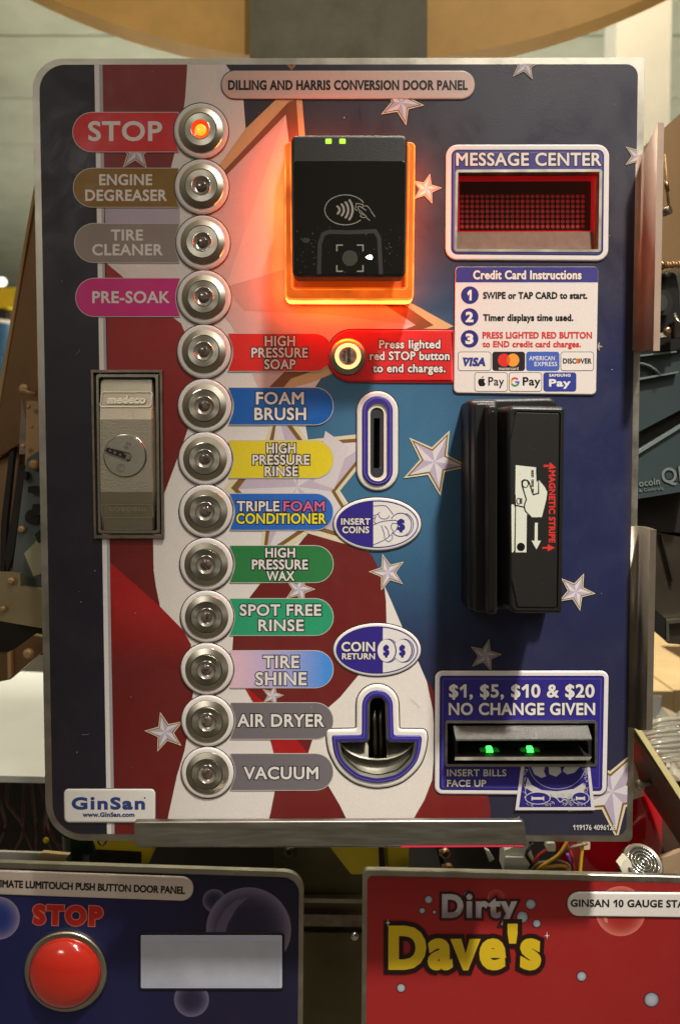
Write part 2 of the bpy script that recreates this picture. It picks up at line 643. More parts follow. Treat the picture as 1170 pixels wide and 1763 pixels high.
def solid(mb, poly, d0, thick, m, col=(1, 1, 1), bev=0.0):
    """A slab seen at pixels poly with its front at depth d0 behind the panel plane, thick deep."""
    q = vis_ccw(clean(poly))
    fr = [px(u, v, -d0) for u, v in q]
    bk = [(p[0], d0 + thick, p[2]) for p in fr]
    b = mb.add(bk); f = mb.add(fr)
    n = len(q)
    for i in range(n):
        j = (i + 1) % n
        mb.face((b[i], b[j], f[j], f[i]), m, col)
    V = np.array(q)
    Vt, T = triangulate([q], lambda c: winding(c, [q]) != 0)
    for t in T:
        a, b_, c = Vt[t[0]], Vt[t[1]], Vt[t[2]]
        if (b_[0] - a[0]) * (c[1] - a[1]) - (c[0] - a[0]) * (b_[1] - a[1]) > 0:
            t = (t[0], t[2], t[1])
        mb.face(tuple(mb.add([px(*Vt[k], -d0) for k in t])), m, col)


def quad3(mb, pts, m, thick=0.002, col=(1, 1, 1)):
    """A slab on four (u, v, depth) corners, thick along its normal."""
    P = [px(u, v, -d) for u, v, d in pts]
    nrm = np.cross(P[1] - P[0], P[-1] - P[0]); nrm /= np.linalg.norm(nrm)
    if nrm[1] > 0: nrm = -nrm
    a = mb.add(P); b = mb.add([p - nrm * thick for p in P])
    n = len(P)
    mb.face(tuple(a), m, col); mb.face(tuple(b[::-1]), m, col)
    for i in range(n):
        j = (i + 1) % n
        mb.face((a[i], b[i], b[j], a[j]), m, col)


def spline(pts, k=8):
    p = [np.array(q, float) for q in pts]
    p = [2 * p[0] - p[1]] + p + [2 * p[-1] - p[-2]]
    out = []
    for i in range(1, len(p) - 2):
        for j in range(k):
            t = j / k
            out.append(0.5 * ((2 * p[i]) + (-p[i - 1] + p[i + 1]) * t + (2 * p[i - 1] - 5 * p[i] + 4 * p[i + 1] - p[i + 2]) * t * t
                              + (-p[i - 1] + 3 * p[i] - 3 * p[i + 1] + p[i + 2]) * t ** 3))
    out.append(p[-2])
    return out


def tube(mb, pts, r, m, n=8, col=(1, 1, 1), caps=True):
    p = [np.array(q, float) for q in pts]
    ids = []
    ref = np.array([0.3, 0.2, 0.9])
    for i in range(len(p)):
        t = p[min(i + 1, len(p) - 1)] - p[max(i - 1, 0)]
        t /= np.linalg.norm(t) or 1
        a = np.cross(t, ref); a /= np.linalg.norm(a) or 1
        b = np.cross(t, a)
        ids.append(mb.add([p[i] + r * (math.cos(2 * math.pi * k / n) * a + math.sin(2 * math.pi * k / n) * b) for k in range(n)]))
    for x, y in zip(ids, ids[1:]):
        for k in range(n):
            j = (k + 1) % n
            mb.face((x[k], y[k], y[j], x[j]), m, col, True)
    if caps:
        mb.face(tuple(ids[0]), m, col); mb.face(tuple(ids[-1][::-1]), m, col)


def screw(mb, u, v, d, r, m='chrome', axis=(0, -1, 0)):
    """A domed screw head at pixel (u, v)."""
    c = px(u, v, -d)
    revolve(mb, c, [(r, 0), (r * 0.97, r * 0.4), (r * 0.75, r * 0.7), (r * 0.4, r * 0.78), (5e-5, r * 0.7)], m, 14)


# ------------------------------------------------------------------ lettering
_TX = {}


def outlines(s, space=1.0):
    key = (s, space)
    if key in _TX:
        return _TX[key]
    cu = bpy.data.curves.new('lettering', 'FONT')
    cu.body = s
    cu.size = 1
    cu.resolution_u = 4
    cu.fill_mode = 'NONE'
    cu.space_character = space
    o = bpy.data.objects.new('lettering', cu)
    COL.objects.link(o)
    dg = bpy.context.evaluated_depsgraph_get()
    dg.update()
    me = o.evaluated_get(dg).to_mesh()
    co = [(q.co.x, q.co.y) for q in me.vertices]
    nb = {}
    for ed in me.edges:
        a, b = ed.vertices
        nb.setdefault(a, []).append(b); nb.setdefault(b, []).append(a)
    seen, loops = set(), []
    for st in range(len(co)):
        if st in seen or st not in nb:
            continue
        lp, cur, prev = [], st, None
        while cur not in seen:
            seen.add(cur); lp.append(cur)
            nx = [q for q in nb[cur] if q != prev and q not in seen]
            if not nx:
                break
            prev, cur = cur, nx[0]
        if len(lp) > 2:
            loops.append([co[k] for k in lp])
    o.evaluated_get(dg).to_mesh_clear()
    bpy.data.objects.remove(o)
    bpy.data.curves.remove(cu)
    big = max(loops, key=lambda q: abs(area(q)))
    # outer outlines one way round, counters the other
    fixed = []
    for i, lp in enumerate(loops):
        depth = sum(1 for j, ot in enumerate(loops) if j != i and winding(np.array([lp[0]]), [ot])[0] != 0)
        ar = area(lp)
        want = 1 if depth % 2 == 0 else -1
        fixed.append(lp if ar * want > 0 else lp[::-1])
    for i, ch in enumerate(s):                 # the built-in face draws 1 as a plain bar: give it its flag
        if ch == '1':
            k = len(outlines(s[:i], space)) if s[:i].strip() else 0
            xs = [q[0] for q in fixed[k]]; H = max(q[1] for q in fixed[k])
            a, b = min(xs), max(xs); w_ = b - a
            a, b = a + w_ * 0.7, b + w_ * 0.7
            fixed[k] = [(a, 0), (b, 0), (b, H), (a, H), (a - 2.3 * w_, H - 2.0 * w_), (a - 1.75 * w_, H - 2.95 * w_), (a, H - 1.55 * w_)]
    _TX[key] = fixed
    return fixed


CAPH = max(q[1] for q in outlines('H')[0])


def text(mb, s, u0, u1, v0, v1, col, h, wt=0.045, line=None, lcol=(0, 0, 0), m='ink', rot=0.0, slant=0.0, space=1.07, dh=4e-5, lm=None):
    """Lettering fitted to u0..u1, cap top v0, baseline v1; wt thickens the strokes, line adds an outline round them."""
    lps = [list(l) for l in outlines(s, space)]
    for i, c_ in enumerate(s):                 # keep the dot of i clear of a thickened stem
        if c_ in 'ij' and wt > 0.03:
            k = len(outlines(s[:i], space)) if s[:i].strip() else 0
            d = max((k, k + 1), key=lambda q: min(t[1] for t in lps[q]))
            lps[d] = [(q[0], q[1] + wt * 1.3 * CAPH) for q in lps[d]]
    ch = v1 - v0
    off = wt * ch
    x0 = min(q[0] for l in lps for q in l); x1 = max(q[0] for l in lps for q in l)
    sx = (u1 - u0 - 2 * off) / (x1 - x0)
    sy = (ch - 2 * off) / CAPH
    ca, sa = math.cos(math.radians(rot)), math.sin(math.radians(rot))
    cu, cv = (u0 + u1) / 2, (v0 + v1) / 2

    def place(q):
        return (u0 + off + (q[0] - x0) * sx + slant * q[1] * sy, v1 - off - q[1] * sy)

    def turn(q):
        a, b = q[0] - cu, q[1] - cv
        return (cu + ca * a - sa * b, cv + sa * a + ca * b)

    def layer(o, colr, hh, mm):
        ls = []
        for l in lps:
            p = clean([place(q) for q in l])
            # after the flip of v the outer loops have negative area: outward is direction -1
            p = offset_dir(p, -o, 1.9)
            ls.append(p)
        V, T = triangulate(ls, lambda c: winding(c, ls) < 0)
        V = np.array([turn(q) for q in V])
        emit_tris(mb, V, T, mm, colr, hh)
    if line:
        hl = (lambda u, v: h(u, v)) if callable(h) else h
        layer(off + line, lcol, hl, lm or m)
    ht = (lambda u, v: h(u, v) + dh) if callable(h) else h + dh
    layer(off, col, ht, m)


# ================================================================== THE DOOR PANEL
WHITE, CREAM, INK = c3(226, 222, 218), c3(214, 202, 172), c3(22, 20, 22)
NAVY, BLUE = c3(44, 42, 56), c3(52, 44, 132)
REDD, REDB, GOLD = c3(112, 34, 32), c3(170, 36, 34), c3(124, 92, 44)
LAV = c3(186, 176, 200)

OV = fillet([(68, 112, 44), (1097, 111, 20), (1077, 1437, 16), (92, 1435, 52)], 10)
PL = fillet([(56, 101, 52), (1109, 99, 4), (1087, 1449, 8), (80, 1447, 66)], 12)
LK = fillet([(163.6, 642.6, 1), (276.4, 642.6, 1), (279.4, 920.4, 1), (168.6, 920.4, 1)])
BILL = rrect(769, 1243, 1021, 1313, 1)
WIN = fillet([(787, 298, 1), (1030, 297, 1), (1028, 431, 1), (785, 430, 1)])
SLOT = fillet([(643, 720, 1), (653.5, 720, 1), (653, 806, 1), (642.5, 806, 1)])


def boat(k):
    """Outline of the coin return, k pixels inside its rim."""
    arc = [(561.5 + k, 1266), (564 + k, 1285), (569 + k * .97, 1301), (583 + k * .8, 1325 - k * .55), (606 + k * .5, 1344 - k * .85), (629 + k * .2, 1352.5 - k),
           (650, 1355 - k), (675 - k * .25, 1351.5 - k), (698 - k * .55, 1341 - k * .8), (721 - k * .8, 1318 - k * .5), (731 - k * .97, 1294), (735 - k, 1270)]
    arc = [tuple(q) for q in spline(arc, 4)]
    top = [(733 - k, 1254.5 + k, 9), (686.5 - k, 1254 + k, 4), (684.5 - k, 1177 + k, 36 - k), (613.5 + k, 1177 + k, 36 - k), (613 + k, 1253.5 + k, 4), (563 + k, 1254.5 + k, 9)]
    return fillet([(u, v, 22) for u, v in arc] + top, 6)


CUP = boat(20)
HOLES = [LK, BILL, WIN, SLOT, CUP]

panel = thing('door_panel', 'red, white and blue car wash control panel with a column of push buttons', 'control panel', px(585, 1447))

# steel plate with its two forward flanges
mb = MB()
fill(mb, PL, 'steel', (1, 1, 1), 0.0, HOLES)
p = vis_ccw(PL)
rings(mb, [[(u, v, -0.0032) for u, v in p], [(u, v, -0.0003) for u, v in offset(p, 0.6)], [(u, v, 0.0) for u, v in p]], 'steel', (1, 1, 1), False)
fill(mb, PL, 'darkmetal', (1, 1, 1), -0.0032, HOLES)
plate_o = mb.build('steel_plate', panel, 'brushed bare steel plate round the printed graphics')


def flange(v0, v1, w0, w1, ub, uf, hh, label, mt):
    """A hinge flange that bends forward from the plate's edge: seen foot at ub (v0..v1), front edge at uf (w0..w1), height hh."""
    mb = MB()
    foot = [px(ub, v0), px(ub, v1)]
    front = [px(uf, w0, hh), px(uf, w1, hh)]
    xr = front[0][0] + 0.0
    n = 9
    secs_in, secs_out = [], []
    for k in range(n + 1):                               # quarter bend, then straight to the front edge
        a = math.pi / 2 * k / n
        R = 0.0042
        secs_in.append((xr - R + R * math.sin(a), R - R * math.cos(a)))
        secs_out.append((xr - R + (R + 0.0034) * math.sin(a), R - (R + 0.0034) * math.cos(a)))
    secs_in.append((xr, hh)); secs_out.append((xr + 0.0034, hh))

    def zs(h):
        t = (h - 0.0075) / (hh - 0.0075)
        return foot[0][2] + (front[0][2] - foot[0][2]) * max(t, 0), foot[1][2] + (front[1][2] - foot[1][2]) * max(t, 0)
    secs_in.insert(0, (foot[0][0] - 0.004, 0.0)); secs_out.insert(0, (foot[0][0] - 0.004, -0.0032))
    A = [mb.add([(x, -h - 1e-4, zs(h)[0]), (x, -h - 1e-4, zs(h)[1])]) for x, h in secs_in]
    B = [mb.add([(x, -h, zs(h)[0]), (x, -h, zs(h)[1])]) for x, h in secs_out]
    for i in range(len(A) - 1):
        mb.face((A[i][0], A[i][1], A[i + 1][1], A[i + 1][0]), mt, smooth=True)
        mb.face((B[i + 1][0], B[i + 1][1], B[i][1], B[i][0]), mt, smooth=True)
        mb.face((A[i + 1][0], B[i + 1][0], B[i][0], A[i][0]), mt)
        mb.face((A[i][1], B[i][1], B[i + 1][1], A[i + 1][1]), mt)
    i = len(A) - 1
    mb.face((A[i][0], A[i][1], B[i][1], B[i][0]), mt)
    mb.build('hinge_flange', panel, label)


flange(268, 604, 211, 604, 1106, 1131, 0.019, 'upper bent steel flange tinted orange for the glow on its inner face', 'millsteel_glow_tint')
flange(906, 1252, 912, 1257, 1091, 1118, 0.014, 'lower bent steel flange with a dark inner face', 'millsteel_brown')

# ---- printed overlay
L0, LS = 0.0003, 3.0e-5


def lay(k):
    return L0 + LS * k


def clip(poly, conv):
    """Sutherland-Hodgman against the convex outline conv."""
    cv = conv if area(conv) > 0 else conv[::-1]
    out = list(poly)
    for i in range(len(cv)):
        a, b = cv[i], cv[(i + 1) % len(cv)]
        if abs(a[0] - b[0]) + abs(a[1] - b[1]) < 1e-6 or not out:
            continue
        sd = lambda q: (b[0] - a[0]) * (q[1] - a[1]) - (b[1] - a[1]) * (q[0] - a[0])
        new = []
        for j in range(len(out)):
            p, q = out[j - 1], out[j]
            sp_, sq = sd(p), sd(q)
            if (sp_ >= 0) != (sq >= 0):
                t = sp_ / (sp_ - sq)
                new.append((p[0] + (q[0] - p[0]) * t, p[1] + (q[1] - p[1]) * t))
            if sq >= 0:
                new.append(q)
        out = new
    return out


art = MB()


def A(poly, col, k, grid=0):
    q = clip(poly, OV)
    if len(q) >= 3:
        fill(art, q, 'print', col, lay(k), HOLES, grid)


def field(u, v):
    """The printed blue of the sky field: blue in the middle, navy towards the corner."""
    d = math.hypot((u - 655) / 1.0, (v - 770) / 1.25)
    t = 1 - max(0, min(1, (d - 60) / 270))
    t = t * t * (3 - 2 * t)
    base = mix(c3(50, 47, 60), c3(36, 40, 76), max(0, min(1, (v - 420) / 200)) * max(0, min(1, (1500 - v) / 500)))
    return mix(base, c3(62, 108, 140), t)


A([(q[0], q[1]) for q in OV], field, 0, 26)
# left navy strip and white rule
A([(60, 105), (163, 105), (185, 1440), (60, 1440)], c3(40, 36, 46), 1)
# white ground of the flag, left
A([(172, 105), (384, 105), (396, 122), (419, 172), (423, 222), (470, 240), (560, 330), (600, 560), (560, 640), (520, 700), (530, 757), (640, 760), (585, 845), (640, 930),
   (600, 936), (530, 918), (470, 990), (447, 1006), (430, 1028), (402, 1095), (400, 1122), (420, 1180), (436, 1208), (458, 1252), (467, 1278), (472, 1298), (474, 1340), (473, 1362), (466, 1398), (455, 1440), (190, 1440)],
  c3(222, 214, 208), 1)
rule_t = lambda v: 163 + (v - 105) * 22 / 1335
A([(163, 105), (171, 105), (192.5, 1440), (185, 1440)], c3(226, 222, 220), 2)
A([(171, 105), (177, 105), (198, 1440), (192.5, 1440)], c3(176, 168, 172), 2)
# upper red stripe, with its star
A([(177, 105), (323, 105), (322, 128), (319, 170), (315, 200), (306, 245), (294, 292), (180, 292)], c3(126, 42, 46), 2)
A([(180, 354), (310, 354), (310, 390), (180, 390)], c3(176, 166, 180), 2)
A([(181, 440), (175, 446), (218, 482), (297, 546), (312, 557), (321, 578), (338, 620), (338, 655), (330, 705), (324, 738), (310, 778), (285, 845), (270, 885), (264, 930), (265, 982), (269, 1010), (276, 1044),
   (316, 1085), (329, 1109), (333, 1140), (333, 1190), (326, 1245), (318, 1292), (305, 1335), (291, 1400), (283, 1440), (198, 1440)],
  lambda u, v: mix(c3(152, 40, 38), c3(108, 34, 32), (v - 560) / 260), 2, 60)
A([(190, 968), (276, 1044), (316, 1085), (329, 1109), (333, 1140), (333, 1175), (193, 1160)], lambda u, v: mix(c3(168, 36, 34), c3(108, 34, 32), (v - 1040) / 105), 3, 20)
# soft grey facet in the white
A([(200, 455), (270, 455), (330, 500), (300, 545), (297, 546)], c3(228, 214, 210), 3)
# large star behind the tap reader
A([(475, 172), (423, 222), (375, 288), (330, 330), (330, 480), (400, 500), (400, 560), (470, 690), (506, 667), (545, 655), (580, 640), (780, 562), (707, 522), (600, 462), (530, 300), (520, 172), (510, 140), (500, 140)], c3(206, 170, 120), 3)
A([(497, 176), (389, 291), (350, 330), (330, 480), (400, 560), (470, 688), (501, 652), (545, 637), (600, 612), (746, 560), (690, 521), (590, 462), (519, 300), (510, 172)], c3(128, 76, 44), 4)
A([(492, 198), (396, 296), (350, 345), (330, 480), (400, 560), (450, 680), (490, 640), (560, 618), (715, 560), (660, 524), (575, 470), (503, 300)], c3(214, 178, 172), 5)
A([(492, 198), (389, 494), (470, 470), (600, 430), (575, 470), (503, 300)], c3(226, 190, 180), 6)
A([(389, 494), (470, 470), (600, 430), (660, 524), (715, 560), (560, 541), (420, 535)], c3(206, 160, 150), 7)
A([(487, 105), (502, 122), (516, 105), (508, 105), (502, 115), (494, 105)], c3(150, 110, 80), 4)
# second star
S2 = [(478, 690), (530, 757), (668, 742), (584, 846), (642, 950), (533, 919), (447, 975), (452, 905), (385, 840), (456, 758)]
A(S2, CREAM, 5)
A([(478, 700), (524, 762), (652, 752), (577, 846), (632, 938), (532, 909), (452, 962), (459, 902), (398, 840), (463, 762)], GOLD, 6)
S2i = [(478, 712), (519, 767), (640, 760), (570, 846), (620, 928), (531, 901), (459, 950), (466, 900), (410, 842), (470, 765)]
ctr = (512, 838)
for i in range(10):
    A([ctr, S2i[i], S2i[(i + 1) % 10]], c3(212, 204, 206) if i % 2 else c3(190, 174, 190), 7)
A([(560, 742), (600, 770), (575, 842), (540, 830)], c3(208, 200, 202), 8)
# dark red sweep and the white lens of the flag
A([(530, 918), (575, 928), (612, 938), (640, 955), (655, 988), (664, 1030), (665, 1075), (655, 1110), (615, 1164), (585, 1200), (560, 1222), (545, 1250), (530, 1297), (545, 1330), (565, 1352), (585, 1386), (600, 1440), (455, 1440),
   (466, 1398), (473, 1362), (474, 1340), (472, 1298), (467, 1278), (458, 1252), (436, 1208), (420, 1180), (400, 1122), (402, 1095), (430, 1028), (447, 1006), (470, 990)], c3(108, 36, 34), 8)
A([(415, 1172), (424, 1183), (456, 1209), (512, 1274), (532, 1299), (472, 1298), (467, 1278), (458, 1252), (436, 1208)], c3(164, 30, 32), 9)
A([(530, 918), (519, 912), (560, 918), (612, 934), (636, 950), (612, 941), (575, 931)], CREAM, 9)
A([(661, 1008), (672, 1032), (693, 1082), (720, 1140), (737, 1180), (744, 1220), (747, 1262), (746, 1302), (743, 1342), (730, 1376), (707, 1416), (700, 1440), (604, 1440), (598, 1414), (585, 1386), (565, 1352), (545, 1330), (530, 1297),
   (545, 1250), (560, 1222), (585, 1200), (615, 1164), (655, 1110), (665, 1075), (664, 1035)], c3(222, 214, 206), 9)
A([(733, 1168), (747, 1192), (760, 1340), (838, 1366), (843, 1390), (843, 1440), (700, 1440), (707, 1416), (730, 1376), (743, 1342), (746, 1302), (747, 1262), (744, 1220)], c3(118, 36, 34), 9)


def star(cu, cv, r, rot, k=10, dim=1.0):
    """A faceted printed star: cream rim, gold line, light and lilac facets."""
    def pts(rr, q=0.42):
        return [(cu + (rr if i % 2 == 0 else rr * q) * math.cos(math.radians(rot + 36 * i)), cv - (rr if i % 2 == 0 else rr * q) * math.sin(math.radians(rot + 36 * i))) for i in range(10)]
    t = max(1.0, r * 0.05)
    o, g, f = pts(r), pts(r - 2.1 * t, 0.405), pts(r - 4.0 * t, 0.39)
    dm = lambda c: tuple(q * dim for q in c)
    A(o, dm(CREAM), k); A(g, dm(GOLD), k + 1)
    for i in range(10):
        A([(cu, cv), f[i], f[(i + 1) % 10]], dm(c3(214, 206, 208) if i % 2 == 0 else c3(180, 166, 186)), k + 2)


star(515, 1014, 28, 0); star(469, 1197, 20, 2); star(285, 1260, 36, 104); star(667, 985, 33, 106); star(747, 795, 60, 64)
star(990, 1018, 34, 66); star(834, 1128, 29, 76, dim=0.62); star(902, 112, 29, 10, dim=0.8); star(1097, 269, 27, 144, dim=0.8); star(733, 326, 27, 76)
star(690, 178, 40, 66); star(234, 262, 35, 88); star(1052, 1362, 84, 60); star(1028, 597, 8, 0, dim=0.7)
for _ in range(70):
    u, v = random.uniform(80, 1080), random.uniform(120, 1425)
    q = random.uniform(0.35, 0.8)
    A(ellipse(u, v, q, q * random.uniform(.7, 1.5), 6), mix(c3(120, 116, 112), c3(214, 210, 204), random.random()), 22)
for _ in range(9):
    u, v = random.uniform(90, 1060), random.uniform(400, 1400)
    a_ = random.uniform(0, 6.28); l_ = random.uniform(6, 26)
    q = [(u + l_ * t * math.cos(a_ + .25 * t), v + l_ * t * math.sin(a_ + .25 * t)) for t in np.linspace(0, 1, 5)]
    stroke(art, q, 0.5, 'print', c3(150, 146, 144), lay(22)) if all(winding(np.array([w_]), [OV])[0] != 0 and all(winding(np.array([w_]), [h_])[0] == 0 for h_ in HOLES) for w_ in q) else None
art.build('graphic_overlay', panel, 'printed sheet of flag stripes, stars and swirls behind the labels')

# ---- title strip
TXW = c3(222, 214, 210)


def strip(name, poly, col, label=None, rim=None, h1=0.0008, bev=2.2, par=panel, mbx=None, m='print', grid=0):
    """A slightly raised label with a fine dark line round it."""
    b = mbx or MB()
    fill(b, offset(poly, 1.6), 'ink', rim or c3(70, 62, 60), lay(11))
    plate(b, poly, lay(12), h1, bev, m, col if not callable(col) else c3(200, 190, 186), capcol=col, cap_grid=grid)
    return b


b = strip('title_label', rrect(382, 123, 816, 171, 23), c3(206, 178, 168))
text(b, 'DILLING AND HARRIS CONVERSION DOOR PANEL', 393, 804, 139.5, 156.5, c3(30, 20, 24), 0.00084, 0.05)
b.build('title_label', panel, 'rounded pale strip with black capitals')

# ---- function labels and push buttons
BT = [(347, 227), (348, 323), (350, 419), (352, 513), (352, 606), (353, 699), (354, 790), (355, 880), (356, 971), (357, 1061), (357, 1151), (358, 1240), (358, 1329)]


def fn_label(u0, u1, v0, v1, col, lines, label, left):
    b = MB()
    if left:
        poly = fillet([(u0, v0, 33), (u1 - 8, v0, 1), (u1 - 18, (v0 + v1) / 2, 60), (u1 - 8, v1, 1), (u0, v1, 33)])
    else:
        poly = fillet([(u0, v0, 1), (u1, v0, 31.5), (u1, v1, 31.5), (u0, v1, 1), (u0 + 12, (v0 + v1) / 2, 60)])
    fill(b, offset(poly, 1.2), 'ink', c3(196, 188, 180), lay(14))
    fill(b, poly, 'print', col, lay(15), grid=22 if callable(col) else 0)
    for ln in lines:
        text(b, *ln[:5], ln[5] if len(ln) > 5 else TXW, lay(16), 0.036, None if left else 1.6, INK)
    return b.build('wash_label', panel, label)


fn_label(127, 316, 195, 262, c3(206, 42, 48), [('STOP', 153, 280, 210, 244)], 'red label reading STOP', True)
fn_label(128, 316, 291, 357, c3(132, 96, 24), [('ENGINE', 172, 263, 301, 320), ('DEGREASER', 148, 288, 327.5, 347)], 'olive gold label reading ENGINE DEGREASER', True)
fn_label(130, 317, 386, 452, c3(142, 128, 120), [('TIRE', 192, 247, 396, 415), ('CLEANER', 160, 281, 421, 440.5)], 'taupe label reading TIRE CLEANER', True)
fn_label(132, 318, 480, 545, c3(204, 40, 124), [('PRE-SOAK', 160, 293, 502, 522.5)], 'magenta label reading PRE-SOAK', True)
GR = lambda a, b_, u0, u1: (lambda u, v: mix(a, b_, (u - u0) / (u1 - u0)))
fn_label(393, 572, 575, 639, c3(216, 40, 34), [('HIGH', 456, 508, 578.5, 596.5), ('PRESSURE', 433, 530, 599, 616), ('SOAP', 455, 509, 619, 636)], 'red label reading HIGH PRESSURE SOAP', False)
fn_label(394, 573, 668, 731, c3(28, 92, 172), [('FOAM', 441, 523, 675, 696.5), ('BRUSH', 438, 527, 702, 723.5)], 'blue label reading FOAM BRUSH', False)
fn_label(394, 573, 759, 822.5, c3(222, 200, 44), [('HIGH', 459, 509, 763, 780.5), ('PRESSURE', 435, 533, 783, 800), ('RINSE', 456, 513, 803, 820)], 'yellow label reading HIGH PRESSURE RINSE', False)
fn_label(396, 573, 850, 912, c3(44, 100, 186), [('TRIPLE', 408, 481, 862.5, 880), ('FOAM', 488, 559, 862.5, 880, c3(206, 96, 140)), ('CONDITIONER', 407, 561, 883.5, 901.5, c3(230, 214, 60))], 'blue label reading TRIPLE FOAM CONDITIONER in three colours', False)
fn_label(396, 573, 939.5, 1002, c3(46, 120, 66), [('HIGH', 457, 508, 943, 959.5), ('PRESSURE', 434, 530, 963, 980), ('WAX', 459, 507, 983, 999.5)], 'green label reading HIGH PRESSURE WAX', False)
fn_label(396, 573, 1030.5, 1093, c3(46, 152, 110), [('SPOT FREE', 413, 553, 1040, 1059.5), ('RINSE', 445, 523, 1066, 1086)], 'sea green label reading SPOT FREE RINSE', False)
fn_label(396, 573, 1120, 1183, GR(c3(222, 182, 196), c3(70, 140, 218), 405, 560), [('TIRE', 453, 515, 1128, 1149.5), ('SHINE', 440, 528, 1156.5, 1179)], 'pink to blue label reading TIRE SHINE', False)
fn_label(397, 573, 1209.5, 1271, c3(112, 106, 110), [('AIR DRYER', 409, 558, 1228.5, 1250.5)], 'grey label reading AIR DRYER', False)
fn_label(397, 573, 1297, 1359, c3(112, 106, 110), [('VACUUM', 420, 548, 1319, 1340.5)], 'grey label reading VACUUM', False)

mm = 0.001


def button_meshes():
    out = {}
    O = (0, 0, 0)
    b = MB(); revolve(b, O, [(15.2 * mm, 0.9 * mm), (14.7 * mm, 0.92 * mm)], 'ink', col=c3(58, 50, 48))
    revolve(b, O, [(14.75 * mm, 0.4 * mm), (14.7 * mm, 0.9 * mm), (14.4 * mm, 1.25 * mm), (13.9 * mm, 1.5 * mm), (13.2 * mm, 1.62 * mm), (12.0 * mm, 1.66 * mm)], 'print', col=c3(222, 214, 210))
    out['surround_ring'] = b
    b = MB(); revolve(b, O, [(12.2 * mm, 0.4 * mm), (12.2 * mm, 1.7 * mm)], 'turned')
    revolve(b, O, [(12.2 * mm, 1.7 * mm), (12.0 * mm, 1.95 * mm)], 'chrome')
    revolve(b, O, [(12.0 * mm, 1.95 * mm), (9.0 * mm, 3.15 * mm)], 'turned')
    revolve(b, O, [(9.0 * mm, 3.15 * mm), (8.75 * mm, 3.2 * mm)], 'chrome')
    revolve(b, O, [(8.75 * mm, 3.2 * mm), (8.7 * mm, 1.9 * mm), (8.3 * mm, 1.9 * mm)], 'groove')
    out['bezel'] = b
    b = MB(); revolve(b, O, [(8.58 * mm, 1.9 * mm), (8.58 * mm, 2.95 * mm), (8.45 * mm, 3.05 * mm)], 'capsteel')
    revolve(b, O, [(8.45 * mm, 3.05 * mm), (5.4 * mm, 3.0 * mm)], 'capsteel')
    revolve(b, O, [(5.4 * mm, 3.0 * mm), (5.2 * mm, 3.25 * mm), (4.95 * mm, 3.22 * mm)], 'chrome')
    out['cap'] = b
    return out


def lens_mesh(well, dome):
    b = MB(); O = (0, 0, 0)
    revolve(b, O, [(4.95 * mm, 3.22 * mm), (4.5 * mm, 2.7 * mm), (3.1 * mm, 2.2 * mm)], well)
    revolve(b, O, [(3.1 * mm, 2.2 * mm), (2.95 * mm, 2.6 * mm), (2.5 * mm, 2.9 * mm), (1.7 * mm, 3.08 * mm), (0.9 * mm, 3.16 * mm), (5e-5, 3.2 * mm)], dome)
    return b


NAMES = ['STOP', 'ENGINE DEGREASER', 'TIRE CLEANER', 'PRE-SOAK', 'HIGH PRESSURE SOAP', 'FOAM BRUSH', 'HIGH PRESSURE RINSE', 'TRIPLE FOAM CONDITIONER', 'HIGH PRESSURE WAX', 'SPOT FREE RINSE', 'TIRE SHINE', 'AIR DRYER', 'VACUUM']
pl = np.array(panel.location)


def place_root(name, u, v, label, h=0.0):
    q = px(u, v)
    r = thing(name, label, None, (q[0] - pl[0], -h - pl[1], q[2] - pl[2]), panel)
    return r


proto = None
for (u, v), nm in zip(BT, NAMES):
    lit = nm == 'STOP'
    r = place_root('push_button', u, v, 'lit steel button beside the STOP label' if lit else 'steel button with a clear lens beside the %s label' % nm)
    if proto is None:
        proto = {k: b.build(k, r, origin=(0, 0, 0)) for k, b in button_meshes().items()}
        for o in proto.values():
            o.parent = r; o.location = (0, 0, 0)
        o = lens_mesh('stop_well', 'stop_lens').build('lens', r, 'glowing amber lens', origin=(0, 0, 0))
        dark_lens = lens_mesh('lenswell', 'lens').build('lens', None, origin=(0, 0, 0))
    else:
        for k, o in proto.items():
            c = o.copy(); COL.objects.link(c); c.parent = r
            if k in ('bezel', 'cap'):
                c.rotation_euler = (random.uniform(-0.022, 0.022), random.uniform(-3, 3), random.uniform(-0.022, 0.022))
        c = dark_lens if dark_lens.parent is None else dark_lens.copy()
        if c.name not in COL.objects:
            COL.objects.link(c)
        c.parent = r
        c.rotation_euler = (0, random.uniform(0, 6), 0)

# ---- message display
md = place_root('message_display', 906, 350, 'red matrix display in a blue MESSAGE CENTER frame')
b = MB()
o1 = fillet([(767, 250, 20), (1047, 250, 20), (1045, 450, 20), (766, 448, 20)], 8)
fill(b, offset(o1, 1.5), 'ink', c3(48, 44, 50), lay(13), [WIN])
plate(b, o1, lay(12), 0.0010, 3.2, 'print', c3(222, 212, 208), holes=[offset(o1, -12)])
o2 = offset(o1, -9)
annulus(b, o2, WIN, 'ink', c3(38, 34, 84), 0.00104)
annulus(b, offset(o2, -2), WIN, 'print', c3(66, 60, 128), 0.00107)
stroke(b, offset(o2, -5), 1.2, 'ink', c3(110, 104, 160), 0.00110, True)
text(b, 'MESSAGE CENTER', 784, 1033, 264.5, 287, c3(222, 208, 202), 0.00112, 0.034, 1.4, INK)
b.build('label_frame', md, 'blue frame with MESSAGE CENTER in white capitals')
b = MB()
wo = offset(WIN, 4.2)
fill(b, wo, 'steel', (1, 1, 1), 0.0013, [offset(WIN, -0.4)])
wall_in(b, wo, 0.0008, 0.0013, 'steel')
wall_in(b, offset(WIN, -0.4), -0.004, 0.0013, 'steel')
b.build('window_frame', md, 'raw cut steel edge of the display window')
b = MB()
